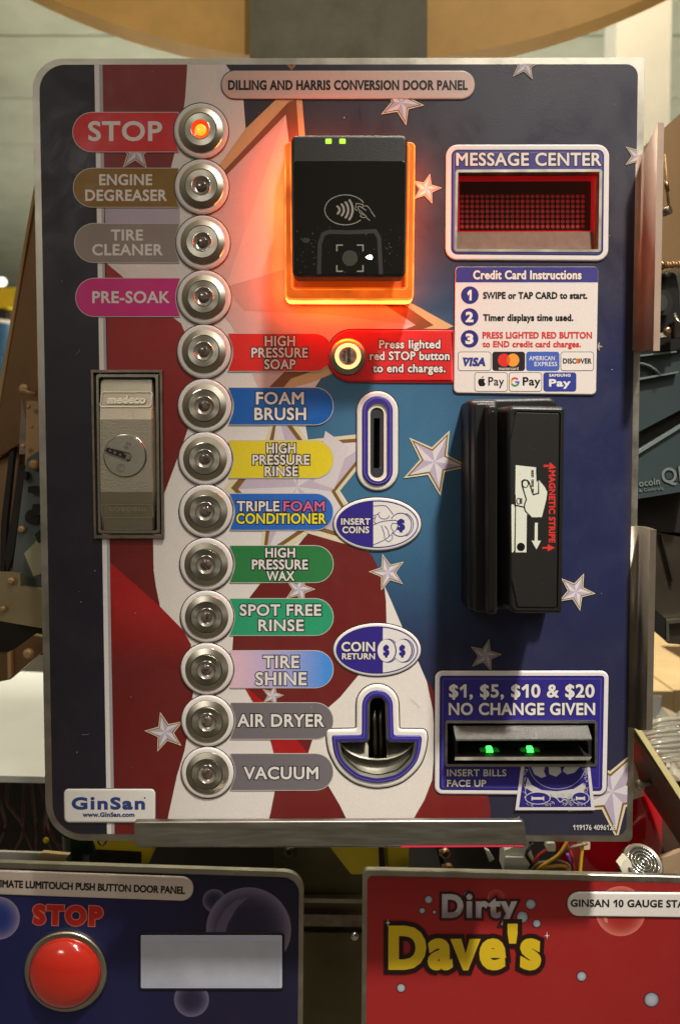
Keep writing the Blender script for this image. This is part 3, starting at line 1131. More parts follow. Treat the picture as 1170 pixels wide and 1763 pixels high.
wx = [(790, 304), (1027, 303), (1025, 426), (789, 426)]
fill(b, offset(WIN, 6), 'board', (1, 1, 1), -0.0125)
wb = offset(WIN, 1.5)
for i, mname in enumerate(('red_acrylic', 'red_acrylic', 'darkmetal', 'red_acrylic')):
    a_, b_ = wb[0], wb[0]
q = [un(786, 297, 0), un(1031, 296, 0), un(1029, 432, 0), un(784, 431, 0)]
for i, mname in enumerate(('red_acrylic', 'red_acrylic', 'darkmetal', 'red_acrylic')):
    a_, c_ = q[i], q[(i + 1) % 4]
    I = b.add([b.P(*a_, -0.0125), b.P(*c_, -0.0125), b.P(*c_, -0.0035), b.P(*a_, -0.0035)])
    b.face(tuple(I), mname)
# inner red edges of the filter
for (x0, y0), (x1, y1), t in (((787, 301), (1026, 300), 3.0), ((1022, 300), (1020, 431), 7.0), ((790, 303), (789, 400), 2.0)):
    stroke(b, unp([(x0, y0), (x1, y1)], -0.006), t, 'red_acrylic', (1, 1, 1), -0.006)
fill(b, unp([(788, 397.5), (1019, 397), (1019, 400), (788, 400)], -0.010), 'red_acrylic', (1, 1, 1), -0.0100)
b.build('display_board', md, 'dark board behind the red filter')
b = MB()
for i in range(25):
    for j in range(7):
        q = un(795 + i * 8.65, 338 + j * 8.6, -0.011)
        fill(b, ellipse(q[0], q[1], 3.6, 3.6, 10), 'diode', (1, 1, 1), -0.0112)
b.build('diode_matrix', md, 'seven rows of unlit round red diodes with a faint added glow', kind='stuff')
b = MB()
fill(b, unp([(786, 401), (1020, 400), (1019, 431), (785, 431)], -0.006), 'reflection_grey', (1, 1, 1), lambda u, v: -0.0046 + (v - 400) * 0.00004)  # grey strip laid in for a reflection on the pane
b.build('reflection_strip', md, 'dull grey reflection painted along the bottom of the window')
b = MB()
fill(b, offset(WIN, -0.2), 'red_pane', (1, 1, 1), -0.0030)
b.build('window_pane', md, 'red tinted clear window')

# ---- instruction card
ic = place_root('instruction_card', 905, 570, 'white Credit Card Instructions card with payment logos')
b = MB()
cp = fillet([(783, 460, 7), (1028, 460, 7), (1024, 680, 8), (780, 677, 8)], 7)
fill(b, offset(cp, 1.3), 'ink', c3(60, 54, 60), lay(16))
plate(b, cp, lay(15), 0.0011, 2.2, 'print', c3(224, 212, 206))
fill(b, clip(offset(cp, -0.6), [(770, 455), (1040, 455), (1040, 487), (770, 487)]), 'print', c3(58, 52, 128), 0.00114)
text(b, 'Credit Card Instructions', 813, 999, 466.5, 482, c3(230, 214, 208), 0.00117, 0.05, 0.9, INK)
for s_, v_ in (('1', 509), ('2', 546.5), ('3', 584)):
    fill(b, ellipse(807.5 if s_ == '1' else 807, v_, 15.2, 15.2, 36), 'ink', c3(48, 42, 118), 0.00114)
    text(b, s_, 803 if s_ == '1' else 800, 810.5 if s_ == '1' else 813.5, v_ - 9, v_ + 9, c3(232, 220, 214), 0.00117, 0.07)
text(b, 'SWIPE or TAP CARD to start.', 830, 1009, 503.5, 515.5, INK, 0.00114, 0.055)
text(b, 'Timer displays time used.', 830, 985, 541.5, 553.5, INK, 0.00114, 0.055)
text(b, 'PRESS LIGHTED RED BUTTON', 829, 1017, 572, 583.5, c3(206, 54, 52), 0.00114, 0.055)
text(b, 'to END credit card charges.', 829, 998, 587.5, 598.5, c3(206, 54, 52), 0.00114, 0.055)
b.build('card_face', ic)
KH = 0.00115


def logo(u0, v0, u1, v1, bgc, label):
    b = MB()
    fill(b, rrect(u0, v0, u1, v1, 5), 'ink', c3(40, 36, 40) if bgc is None else bgc, KH)
    fill(b, rrect(u0 + .9, v0 + .9, u1 - .9, v1 - .9, 4.2), 'ink', c3(226, 216, 210) if bgc is None else bgc, KH + 3e-5)
    return b, label


def logo_done(bl):
    bl[0].build('payment_logo', ic, bl[1])


K2 = KH + 6e-5
g = logo(787, 606, 844, 639, None, 'white card logo with a slanted blue word'); text(g[0], 'VISA', 793, 834, 616, 631, c3(46, 52, 130), K2, 0.075, slant=0.2)
fill(g[0], [(794, 616), (803, 616), (806, 620), (798, 619)], 'ink', c3(46, 52, 130), K2 + 2e-5); logo_done(g)
g = logo(846, 606, 902, 639, c3(36, 32, 36), 'black logo with overlapping red and orange discs')
fill(g[0], ellipse(866, 620.5, 10.6, 11.2, 32), 'ink', c3(214, 48, 40), K2); fill(g[0], ellipse(881.5, 620.5, 10.6, 11.2, 32), 'ink', c3(230, 150, 54), K2 + 2e-5)
fill(g[0], [(873.8, 613), (876, 617), (876.6, 621), (875.6, 625), (873.8, 628.5), (872, 625), (871.2, 621), (871.8, 617)], 'ink', c3(220, 90, 40), K2 + 4e-5)
text(g[0], 'mastercard', 857, 890.5, 632, 637.5, c3(214, 206, 200), K2, 0.02); logo_done(g)
g = logo(904, 606, 961, 639, c3(70, 96, 178), 'blue logo with two outlined words')
text(g[0], 'AMERICAN', 909, 953, 613.5, 621, c3(214, 210, 222), K2, 0.03); text(g[0], 'EXPRESS', 918, 957, 623.5, 631, c3(214, 210, 222), K2, 0.03); logo_done(g)
g = logo(963, 606, 1020, 639, None, 'white logo with an orange ball in its word')
text(g[0], 'DISC', 967, 990, 617.5, 626.5, INK, K2, 0.045); text(g[0], 'VER', 997, 1016, 617.5, 626.5, INK, K2, 0.045)
fill(g[0], ellipse(993.3, 622, 4.2, 4.6, 20), 'ink', lambda u, v: mix(c3(232, 130, 60), c3(150, 70, 40), (u - 989) / 8), K2); logo_done(g)
g = logo(815.5, 641.5, 872.5, 674.5, None, 'white logo with a bitten fruit beside Pay')
ap = [(828.5, 652.5), (831, 652.2), (833.5, 653.6), (831.8, 656.5), (832.6, 659.6), (834.6, 660.8), (832.8, 664.2), (830.6, 665.8), (828.3, 665), (826, 665.8), (823.6, 664.4), (821.8, 660.6), (821.4, 656.6), (823.2, 653), (826, 652.2)]
fill(g[0], ap, 'ink', INK, K2); fill(g[0], [(828, 651.5), (828.4, 649.2), (831, 647.6), (830.6, 650.2)], 'ink', INK, K2)
text(g[0], 'Pay', 839, 866, 649.5, 664, INK, K2, 0.018); logo_done(g)
g = logo(874.5, 641.5, 931, 674.5, None, 'white logo with a four colour letter beside Pay')
for a0, a1, cc in ((40, 150, c3(206, 66, 56)), (150, 210, c3(224, 178, 50)), (210, 318, c3(56, 142, 84)), (318, 358, c3(66, 110, 200))):
    stroke(g[0], ellipse(884.8, 658, 6.2, 6.6, 12, a0, a1), 3.2, 'ink', cc, K2)
fill(g[0], [(885, 656.6), (892.4, 656.6), (892.4, 659.8), (885, 659.8)], 'ink', c3(66, 110, 200), K2 + 1e-5)
text(g[0], 'Pay', 898, 928.5, 649.5, 664, INK, K2, 0.035); logo_done(g)
g = logo(933.5, 641.5, 990, 674.5, c3(50, 62, 142), 'indigo logo with a small word above Pay')
text(g[0], 'SAMSUNG', 943, 980, 644, 649, c3(222, 216, 220), K2, 0.06); text(g[0], 'Pay', 943, 980, 653, 666, c3(226, 220, 222), K2, 0.06); logo_done(g)

# ---- red stop notice and its ring button
sn = place_root('stop_notice', 672, 614, 'red notice about the lighted red STOP button')
b = MB()
rp_ = fillet([(564, 568, 42), (780, 569, 1), (780, 658, 1), (564, 657, 42)], 10)
fill(b, offset(rp_, 2.0), 'ink', c3(128, 22, 24), lay(14))
plate(b, rp_, lay(13), 0.0009, 4.0, 'print', c3(206, 34, 34))
text(b, 'Press lighted', 652, 757, 585.5, 600.5, TXW, 0.00094, 0.042, 1.5, INK)
text(b, 'red STOP button', 636, 773, 605.5, 620.5, TXW, 0.00094, 0.042, 1.5, INK)
text(b, 'to end charges.', 641, 766, 627, 641.5, TXW, 0.00094, 0.042, 1.5, INK)
b.build('notice_face', sn)
sb = place_root('stop_button', 598.5, 614.5, 'flat steel button with a glowing yellow ring')
b = MB(); O = (0, 0, 0)
revolve(b, O, [(9.9 * mm, 0.4 * mm), (9.9 * mm, 1.6 * mm), (9.6 * mm, 1.9 * mm), (7.1 * mm, 2.9 * mm)], 'turned'); b.build('bezel', sb, origin=(0, 0, 0))
b = MB(); revolve(b, O, [(7.1 * mm, 2.9 * mm), (6.95 * mm, 3.0 * mm), (5.15 * mm, 3.0 * mm), (5.0 * mm, 2.9 * mm)], 'ring_glow'); b.build('light_ring', sb, origin=(0, 0, 0))
b = MB(); revolve(b, O, [(5.0 * mm, 2.9 * mm), (4.55 * mm, 2.92 * mm)], 'stop_well'); revolve(b, O, [(4.55 * mm, 2.92 * mm), (5e-5, 2.95 * mm)], 'capsteel')
q = px(598.5, 614.5)
capb = MB()
text(capb, 'REMOVE', 588, 613.5, 610, 614.5, c3(66, 30, 26), 0.0031, 0.04, rot=90); text(capb, 'FILM', 584, 600, 612, 616.5, c3(66, 30, 26), 0.0031, 0.04, rot=90)
stroke(capb, [(598.5, 602), (598.5, 627)], 0.9, 'ink', c3(66, 30, 26), 0.0031)
for vtx, f, m_, cc, sm in [(capb.v, capb.f, capb.m, capb.c, capb.s)]:
    n0 = len(b.v); b.v += [(p_[0] - q[0], p_[1], p_[2] - q[2]) for p_ in vtx]
    mi_ = b.mi('ink')
    for ff, c_ in zip(f, cc):
        b.f.append(tuple(n0 + k for k in ff)); b.m.append(mi_); b.c.append(c_); b.s.append(False)
b.build('cap', sb, origin=(0, 0, 0))

# ---- tap reader with glowing acrylic frame
tr = place_root('tap_reader', 602, 380, 'black contactless card reader in a glowing orange frame')
HF = 0.0125
fo = unp(fillet([(489, 243, 9), (715, 243, 9), (712, 517, 11), (490, 517, 11)], 8), HF)
b = MB(); plate(b, offset(fo, -1.5), 0.0, 0.0036, 0.5, 'blackmatte'); b.build('frame_base', tr, 'black spacer under the orange frame')
b = MB()
p = vis_ccw(clean(fo))
rings(b, [[(u, v, 0.0036) for u, v in p], [(u, v, HF - 0.0012) for u, v in p]], 'acrylic_rim', smooth=True)
rings(b, [[(u, v, HF - 0.0012) for u, v in p], [(u, v, HF - 0.0004) for u, v in offset(p, -1.5)], [(u, v, HF) for u, v in offset(p, -3)]], 'acrylic_groove')
inn = unp(fillet([(503, 252, 3), (701, 252, 3), (697, 495, 4), (506, 495, 4)], 4), HF)
fill(b, offset(p, -3), 'acrylic', (1, 1, 1), HF, [inn])
wall_in(b, inn, HF - 0.0035, HF, 'acrylic')
fill(b, inn, 'acrylic_dim', (1, 1, 1), HF - 0.0035)
stroke(b, offset(inn, 3.5), 1.2, 'acrylic_groove', (1, 1, 1), HF + 5e-5, True)
b.build('glow_frame', tr, 'translucent orange acrylic frame lit from inside')
HB = 0.031
bo = unp(fillet([(501, 231.5, 11), (701.5, 231.5, 11), (698, 476, 11), (503, 476, 11)], 8), HB)
b = MB(); plate(b, bo, HB - 0.0095, HB, 5, 'blackgrain'); fill(b, bo, 'black', (1, 1, 1), HB - 0.0095); plate(b, offset(bo, -14), HF - 0.0035, HB - 0.0095, 0, 'black'); b.build('reader_body', tr)
b = MB()
fp = unp(fillet([(504.5, 277, 6), (698, 277, 6), (695, 473, 10), (506, 473, 10)], 8), HB)
fill(b, offset(fp, 1.0), 'ink', c3(70, 66, 58), HB + 4e-5)
plate(b, fp, HB, HB + 0.0004, 1.0, 'blackgloss')
HG = HB + 0.00045
GY = c3(150, 144, 134)
E_ = ellipse(594.5, 361.5, 36.5, 25.6, 48)


def hp(pts):
    return unp(pts, HG)


def zz(x, y):
    """Coordinates read from the enlarged crop of the symbol."""
    return (540 + x * 120 / 1170, 330 + y * 140 / 1365)


stroke(b, hp(ellipse(594.3, 361.3, 35.5, 25.8, 44, 28, 318)), 1.3, 'ink', GY, HG)
for (x0, y0), (x1, y1), (x2, y2) in (((395, 245), (432, 305), (400, 368)), ((465, 212), (505, 305), (466, 400)), ((533, 178), (578, 305), (532, 435)), ((597, 143), (650, 305), (594, 468))):
    pts = [zz(*((1 - t) ** 2 * np.array([x0, y0]) + 2 * t * (1 - t) * np.array([2 * x1 - (x0 + x2) / 2, y1]) + t * t * np.array([x2, y2]))) for t in np.linspace(0, 1, 12)]
    stroke(b, hp(pts), 3.4, 'ink', GY, HG)
    for q in (pts[0], pts[-1]):
        fill(b, hp(ellipse(q[0], q[1], 1.7, 1.7, 10)), 'ink', GY, HG - 1e-5)
for pts in ([(735, 320), (695, 300), (712, 195), (825, 215), (815, 270)], [(880, 318), (770, 245), (738, 250), (740, 285), (850, 385), (875, 410), (890, 445), (940, 485)],
            [(830, 240), (890, 238), (930, 275), (975, 350), (1025, 425)], [(755, 330), (770, 355), (840, 395)], [(785, 385), (785, 415), (820, 435), (870, 432)]):
    stroke(b, hp([zz(*q) for q in pts]), 1.1, 'ink', GY, HG)
# scan target brackets round the lens, dried glue smears of a removed film
for sx in (-1, 1):
    for sy in (-1, 1):
        stroke(b, hp([(602 + sx * 12, 444.5 + sy * 22.5), (602 + sx * 22.5, 444.5 + sy * 22.5), (602 + sx * 22.5, 444.5 + sy * 12)]), 1.9, 'ink', GY, HG)
SM = c3(48, 48, 42)
wob = [(549, 472), (550, 420), (556, 403), (566, 399), (600, 400), (646, 398), (652, 410), (655, 472)]
stroke(b, hp([(u + random.uniform(-.6, .6), v) for u, v in wob]), 6.5, 'ink', SM, HG - 2e-5)
fill(b, hp([(519, 413), (524, 409), (531, 410), (534, 413), (530, 418), (523, 418)]), 'ink', SM, HG)
for _ in range(95):
    u = random.choice((random.uniform(508, 546), random.uniform(656, 690), random.uniform(552, 650)))
    v = random.gauss(430, 26)
    if 390 < v < 470:
        r_ = random.choice((0.5, 0.6, 0.8, 1.3))
        fill(b, hp(ellipse(u, v, r_, r_ * random.uniform(.7, 1.4), 7)), 'ink', c3(62, 60, 52), HG - 1e-5)
b.build('face_plate', tr, 'glossy black plate with the contactless symbol and glue smears')
b = MB(); q = unp(ellipse(602, 444.5, 13.2, 13.4, 30), HG); fill(b, q, 'ink', c3(64, 62, 54), HG + 2e-5); fill(b, offset(q, -1.0), 'ink', c3(58, 57, 50), HG + 4e-5); b.build('scanner_lens', tr, 'round grey scanner lens')
b = MB(); q = unp(fillet([(629, 443, 0), (634, 439.5, 2), (640, 439, 3), (641, 446, 3), (636, 447, 2)]), HG); fill(b, q, 'led_white', (1, 1, 1), HG + 3e-5); b.build('scan_light', tr, 'small bright white light')
for u in (565, 589):
    b = MB(); q = unp(rrect(u - 5, 239, u + 5.5, 247.5, 1.5), HB); plate(b, q, HB - 0.0002, HB + 0.0002, 0.6, 'led_green'); b.build('indicator_light', tr, 'small lit green indicator')

# ---- coin slot
cs = place_root('coin_slot', 648, 760, 'upright coin slot in a blue and white surround')


def stad(u0, v0, u1, v1, n=12):
    return rrect(u0, v0, u1, v1, (u1 - u0) / 2 - .01, n)


b = MB()
s0 = stad(614, 674, 684.5, 844.5)
fill(b, offset(s0, 1.6), 'ink', c3(56, 56, 62), lay(14), [SLOT])
top = plate(b, s0, lay(13), 0.0012, 4, 'print', c3(224, 218, 210), holes=[stad(626, 690, 672, 832)])
s1 = stad(623, 682, 675.5, 836)
s2 = stad(633, 694, 666, 828)
plate(b, s1, 0.0010, 0.0021, 2.5, 'print', c3(56, 44, 138), holes=[s2])
stroke(b, offset(s1, -4.0), 1.2, 'ink', c3(112, 102, 172), 0.00214, True)
wall_in(b, s2, 0.0012, 0.0021, 'print', c3(220, 214, 206))
s3 = stad(637, 702, 660, 822.5)
fill(b, s2, 'print', c3(222, 214, 200), 0.00125, [s3])
b.build('slot_surround', cs, 'white and blue raised oval surround')
b = MB()
wall_in(b, s3, -0.001, 0.00125, 'darkmetal')
fill(b, s3, 'brushed', (1, 1, 1), 0.0004, [SLOT])
wall_in(b, SLOT, -0.012, 0.0004, 'brownmetal')
fill(b, offset(SLOT, 2), 'groove', (1, 1, 1), -0.012)
b.build('slot_plate', cs, 'brushed metal plate with a narrow slit')

# ---- coin stickers


def coin_label(cv, cu, split, lines, label):
    b = MB()
    e0 = ellipse(cu, cv, 75, 45.5, 64)
    fill(b, offset(e0, 1.6), 'ink', c3(60, 54, 58), lay(16))
    plate(b, e0, lay(15), 0.0012, 4, 'print', c3(222, 216, 212))
    e1 = ellipse(cu, cv, 70.5, 40.8, 64)
    stroke(b, ellipse(cu, cv, 69.5, 39.8, 64), 1.8, 'ink', c3(48, 40, 124), 0.00126, True)
    fill(b, clip(e1, [(cu - 90, cv - 60), (split, cv - 60), (split, cv + 60), (cu - 90, cv + 60)]), 'ink', c3(52, 40, 130), 0.00124)
    for ln in lines:
        text(b, *ln, TXW, 0.00128, 0.042, 1.0, INK)
    return b


INB = c3(48, 40, 124)
b = coin_label(902, 649, 642, [('INSERT', 587, 637, 892, 903), ('COINS', 589, 635, 906, 917.5)], '')


def z8(x, y):
    return (560 + x * 180 / 992, 640 + y * 320 / 1763)


HI = 0.00127
for pts in ([(453, 1273), (560, 1269), (600, 1300), (640, 1352)], [(453, 1365), (490, 1350), (515, 1330)], [(495, 1345), (520, 1385), (565, 1395), (595, 1380), (605, 1362)], [(453, 1395), (480, 1368)], [(470, 1385), (462, 1425), (480, 1435)],
            [(453, 1450), (530, 1420), (620, 1408), (665, 1408), (688, 1430), (680, 1475), (650, 1515), (560, 1590), (453, 1640)], [(528, 1455), (550, 1520), (560, 1580)], [(560, 1460), (590, 1500), (600, 1560)],
            [(640, 1512), (620, 1470), (630, 1440), (660, 1435), (685, 1445)], [(568, 1592), (600, 1610), (630, 1580), (632, 1545)]):
    stroke(b, spline([z8(*q) for q in pts], 5), 1.1, 'ink', INB, HI)
stroke(b, ellipse(689, 903, 18.5, 20, 30, -140, 150), 1.4, 'ink', INB, HI)
stroke(b, ellipse(691.5, 903, 19.2, 20.6, 20, -70, 70), 1.2, 'ink', INB, HI)
text(b, '$', 682.5, 696.5, 893, 913, INB, HI, 0.07)
b.build('coin_label', panel, 'oval INSERT COINS sticker with a hand holding a coin')
b = coin_label(1118, 648.5, 658.5, [('COIN', 587.5, 645, 1104, 1120.5), ('RETURN', 588.5, 645, 1123.5, 1134)], '')
for cu_ in (692, 664.5):
    fill(b, ellipse(cu_ + 3, 1119, 17.5, 20.5, 36), 'ink', INB, 0.00130 - (cu_ - 664) * 1e-6)
    fill(b, ellipse(cu_ + 2.2, 1119, 16.5, 19.6, 36), 'ink', c3(222, 216, 212), 0.00133 - (cu_ - 664) * 1e-6)
    fill(b, ellipse(cu_ + 1.2, 1119, 16.2, 20.0, 36), 'ink', INB, 0.00135 - (cu_ - 664) * 1e-6)
    fill(b, ellipse(cu_, 1119, 15.2, 19.2, 36), 'ink', c3(224, 218, 214), 0.00137 - (cu_ - 664) * 1e-6)
    text(b, '$', cu_ - 5.8, cu_ + 5.2, 1109, 1128, INB, 0.00140 - (cu_ - 664) * 1e-6, 0.07)
b.build('coin_label', panel, 'oval COIN RETURN sticker with two dollar coins')

# ---- coin return
cr = place_root('coin_return', 649, 1270, 'metal coin return cup in a blue and white surround')
b = MB()
b0 = boat(0)
fill(b, offset(b0, 2.0), 'ink', c3(74, 68, 64), lay(14), [CUP])
plate(b, b0, lay(13), 0.0016, 5, 'print', c3(224, 218, 210), holes=[boat(12)])
plate(b, boat(9.5), 0.0012, 0.0024, 2.4, 'print', c3(50, 40, 132), holes=[boat(18.5)])
stroke(b, boat(13.5), 1.1, 'ink', c3(108, 100, 172), 0.00244, True)
b.build('return_surround', cr, 'white and blue raised surround')
b = MB()
i0 = vis_ccw(clean(boat(18.5)))
i1 = offset(i0, -4)
rings(b, [[(u, v, 0.0024) for u, v in i0], [(u, v, 0.0016) for u, v in i1]], 'cupmetal', smooth=False)
wall_in(b, i1, -0.022, 0.0016, 'darkmetal')
fill(b, i1, 'dark', (1, 1, 1), -0.022)
b.build('cup_rim', cr, 'worn grey metal rim')
b = MB()
# bowl: front wall curving up to a lip, ledge behind it
arc_lo = [(583, 1281), (587, 1296), (596, 1312), (612, 1325), (631, 1332), (650, 1334), (669, 1332), (688, 1324), (702, 1312), (711, 1296), (715, 1281)]
lip = [(586, 1281), (594, 1291), (605, 1299), (619, 1305), (634, 1308), (650, 1309), (666, 1308), (681, 1304), (694, 1298), (704, 1290), (712, 1281)]
back = [(588, 1279.5), (594, 1280), (606, 1280), (620, 1280), (635, 1280), (650, 1280), (665, 1280), (680, 1280), (692, 1280), (702, 1280), (710, 1279.5)]
rows = []
for t in np.linspace(0, 1, 7):
    rows.append([(a_[0] + (c_[0] - a_[0]) * t, a_[1] + (c_[1] - a_[1]) * t, 0.0008 - 0.0055 * math.sin(t * math.pi) * 0.7 - 0.001 * t) for a_, c_ in zip(arc_lo, lip)])
ids = [b.add([b.P(*q) for q in r_]) for r_ in rows]
for x, y in zip(ids, ids[1:]):
    for i in range(len(x) - 1):
        b.face((x[i], x[i + 1], y[i + 1], y[i]), 'cupmetal', smooth=True)
l1 = b.add([b.P(u, v, -0.0002) for u, v in lip]); l2 = b.add([b.P(u, v - 2.2, -0.0006) for u, v in lip]); l3 = b.add([b.P(u, v, -0.013) for u, v in back])
for i in range(len(lip) - 1):
    b.face((l1[i], l1[i + 1], l2[i + 1], l2[i]), 'cupedge', smooth=True)
    if not (634 <= lip[i][0] < 660):
        b.face((l2[i], l2[i + 1], l3[i + 1], l3[i]), 'cupmetal')
b.build('return_cup', cr, 'curved metal scoop with a bright lip')
b = MB()
for u in (645, 655.5):
    pts = [px(u, 1222, -0.006), px(u - 1, 1240, -0.003), px(u, 1270, -0.004), px(u, 1302, -0.006)]
    tube(b, spline(pts, 6), 0.0011, 'darkmetal', 10)
b.build('chute_rail', cr, 'two bent dark rails inside the chute')

# ---- bill acceptor
ba = place_root('bill_acceptor', 896, 1260, 'bill acceptor with green lit slot in a blue sign')
b = MB()
f0 = fillet([(748, 1154, 13), (1046, 1154, 13), (1042, 1368, 14), (747, 1366, 14)], 8)
fill(b, offset(f0, 1.6), 'ink', c3(40, 36, 44), lay(14), [BILL])
plate(b, f0, lay(13), 0.0013, 3.4, 'print', c3(220, 214, 214), holes=[offset(f0, -11)])
f1 = offset(f0, -8)
annulus(b, f1, offset(BILL, 2), 'ink', c3(36, 30, 86), 0.00134)
annulus(b, offset(f1, -1.8), offset(BILL, 2), 'print', c3(48, 40, 128), 0.00137)
stroke(b, offset(f1, -5.5), 1.1, 'ink', c3(92, 86, 160), 0.00140, True)
TB = c3(220, 214, 214)
text(b, '$1, $5, $10 & $20', 771.5, 1021, 1176.5, 1199.5, TB, 0.00141, 0.042, 1.3, INK)
text(b, 'NO CHANGE GIVEN', 771, 1022, 1208.5, 1229.5, TB, 0.00141, 0.042, 1.3, INK)
text(b, 'INSERT BILLS', 768, 870, 1322.5, 1334.5, c3(196, 190, 192), 0.00141, 0.035, 1.0, INK, space=1.06)  # ink greyer here: shadow of the card reader put into the colour
text(b, 'FACE UP', 768, 835.5, 1340.5, 1352.5, TB, 0.00141, 0.045, 1.0, INK, space=1.06)
b.build('label_plate', ba, 'blue sign with bill values in white letters')
b = MB()
fill(b, offset(BILL, 4.5), 'brushed', (1, 1, 1), 0.0018, [BILL])
wall_in(b, offset(BILL, 4.5), 0.001, 0.0018, 'steel')
wall_in(b, BILL, -0.026, 0.0018, 'blackmatte')
fill(b, offset(BILL, 1), 'groove', (1, 1, 1), -0.026)
b.build('opening_frame', ba, 'dull grey border of the slot opening')
b = MB()
# visor: roof that slopes forward and down
vt0, vt1 = (779, 1249.5), (1011, 1248.5)
vb0, vb1 = (784, 1272.5), (1018, 1271.5)
hT, hB2 = 0.0010, 0.0125
P4 = [px(*vt0, hT), px(*vt1, hT), px(*vb1, hB2), px(*vb0, hB2)]
n = 1
I = b.add(P4)
b.face((I[3], I[2], I[1], I[0]), 'speckle')
lo = [(p_[0], p_[1], p_[2] - 0.0009) for p_ in (P4[3], P4[2])]
bk = [(P4[0][0], 0.02, P4[3][2] - 0.0009), (P4[1][0], 0.02, P4[3][2] - 0.0009)]
J = b.add([P4[3], P4[2], lo[1], lo[0]]); b.face((J[3], J[2], J[1], J[0]), 'speckle')
Kx = b.add([lo[0], lo[1], bk[1], bk[0]]); b.face(tuple(Kx), 'blackmatte')
for s_ in (0, 1):
    a_, c_ = (P4[0], P4[3]) if s_ == 0 else (P4[1], P4[2])
    l_ = lo[0] if s_ == 0 else lo[1]
    Q = b.add([a_, c_, l_, (a_[0], 0.02, l_[2]), (a_[0], 0.02, a_[2])]); b.face(tuple(Q), 'blackmatte')
b.build('visor', ba, 'speckled silver hood over the slot')
b = MB()
lp = [px(783, 1303.5, 0.009), px(1018, 1303, 0.009), px(1014, 1309, 0.0095), px(782, 1309, 0.0095)]
I = b.add(lp); b.face(tuple(I[::-1]), 'steel')
I = b.add([lp[0], lp[1], (lp[1][0], 0.02, lp[1][2] + 0.002), (lp[0][0], 0.02, lp[0][2] + 0.002)]); b.face(tuple(I), 'blackmatte')
I = b.add([lp[3], lp[2], (lp[2][0], 0.0, lp[2][2] - 0.001), (lp[3][0], 0.0, lp[3][2] - 0.001)]); b.face(tuple(I[::-1]), 'darkmetal')
b.build('lower_lip', ba, 'thin bright lower lip of the slot')
b = MB()
for u in (783, 1012):
    q = unp([(u, 1275), (u + 5, 1275), (u + 5, 1303), (u, 1303)], 0.006); plate(b, q, -0.02, 0.006, 0, 'blackmatte')
fill(b, unp([(786, 1272), (1014, 1272), (1014, 1306), (786, 1306)], -0.008), 'blackmatte', (1, 1, 1), -0.008)
for u in (795, 825, 862, 895, 930, 960, 985):
    q = unp([(u, 1288), (u + 14, 1288), (u + 14, 1289.2), (u, 1289.2)], -0.0075); fill(b, q, 'darkmetal', (1, 1, 1), -0.0075)
for u in (820, 871, 886, 939, 972):
    q = unp([(u, 1291), (u + 2, 1293), (u + 1, 1297), (u - 1, 1292)], -0.007); fill(b, q, 'darkmetal', (1, 1, 1), -0.007)
q = [px(787, 1297, -0.007), px(1014, 1296.5, -0.007), px(1015, 1304, 0.008), px(786, 1304.5, 0.008)]
I = b.add(q); b.face(tuple(I[::-1]), 'throat')
b.build('slot_throat', ba, 'dark throat of the slot')
for u in (842, 912):
    b = MB()
    q = unp(fillet([(u - 4, 1288, 1), (u + 5, 1288, 1), (u + 7, 1299, 2), (u - 6, 1299, 2)], 3), 0.004)
    plate(b, q, 0.001, 0.004, 1, 'led_bill')
    q = unp(fillet([(u - 15, 1291, 4), (u + 17, 1291, 4), (u + 19, 1302, 5), (u - 17, 1302, 5)], 4), 0.0035)
    plate(b, q, 0.0005, 0.0035, 2, 'led_halo')  # dim glowing block added for the soft green halo round the light
    b.build('indicator_light', ba, 'green light inside the slot')
# printed bill below the slot
b = MB()
fill(b, [(895, 1317.5), (1013, 1317), (1021.5, 1392.5), (885, 1392.5)], 'ink', c3(212, 206, 208), 0.0015)
fill(b, [(901, 1317.5), (1008, 1317), (1015, 1387), (891.5, 1387.5)], 'ink', c3(46, 38, 118), 0.00153)
fill(b, [(906, 1336), (913, 1349), (930, 1358), (957, 1360), (985, 1356), (1001, 1346), (1006, 1352), (1002, 1362), (984, 1373), (946, 1370), (916, 1362), (902, 1354)], 'ink', c3(196, 192, 190), 0.00156)
pr = clip(ellipse(957, 1312, 47, 42, 48), [(905, 1317.5), (1006, 1317.5), (1006, 1362), (905, 1362)])
stroke(b, [q for q in ellipse(957, 1312, 49, 44, 40, 188, 352)], 1.2, 'ink', c3(150, 146, 170), 0.00159)
fill(b, pr, 'ink', c3(46, 38, 118), 0.00159)
for pts in ([(912, 1318), (936, 1318), (934, 1326), (938, 1334), (930, 1337), (918, 1331)], [(942, 1318), (962, 1318), (964, 1327), (955, 1335), (943, 1330)], [(970, 1318), (996, 1318), (986, 1328), (974, 1331), (966, 1325)]):
    fill(b, pts, 'ink', c3(190, 186, 186), 0.00162)
for cu_, a_, b_ in ((923.5, 22, 11), (996.5, 15.5, 11)):
    fill(b, ellipse(cu_, 1371.5, a_, b_, 32), 'ink', c3(202, 198, 200), 0.00165); fill(b, ellipse(cu_, 1371.5, a_ - 1.4, b_ - 1.4, 32), 'ink', c3(46, 38, 118), 0.00168)
    stroke(b, [(cu_ - a_ * .45, 1372), (cu_ + a_ * .45, 1372)], 4.2, 'ink', c3(206, 202, 204), 0.0017)
    for sg in (-1, 1):
        stroke(b, [(cu_ + sg * a_ * .45, 1368.5), (cu_ + sg * a_ * .45, 1375.5)], 2, 'ink', c3(206, 202, 204), 0.00172)
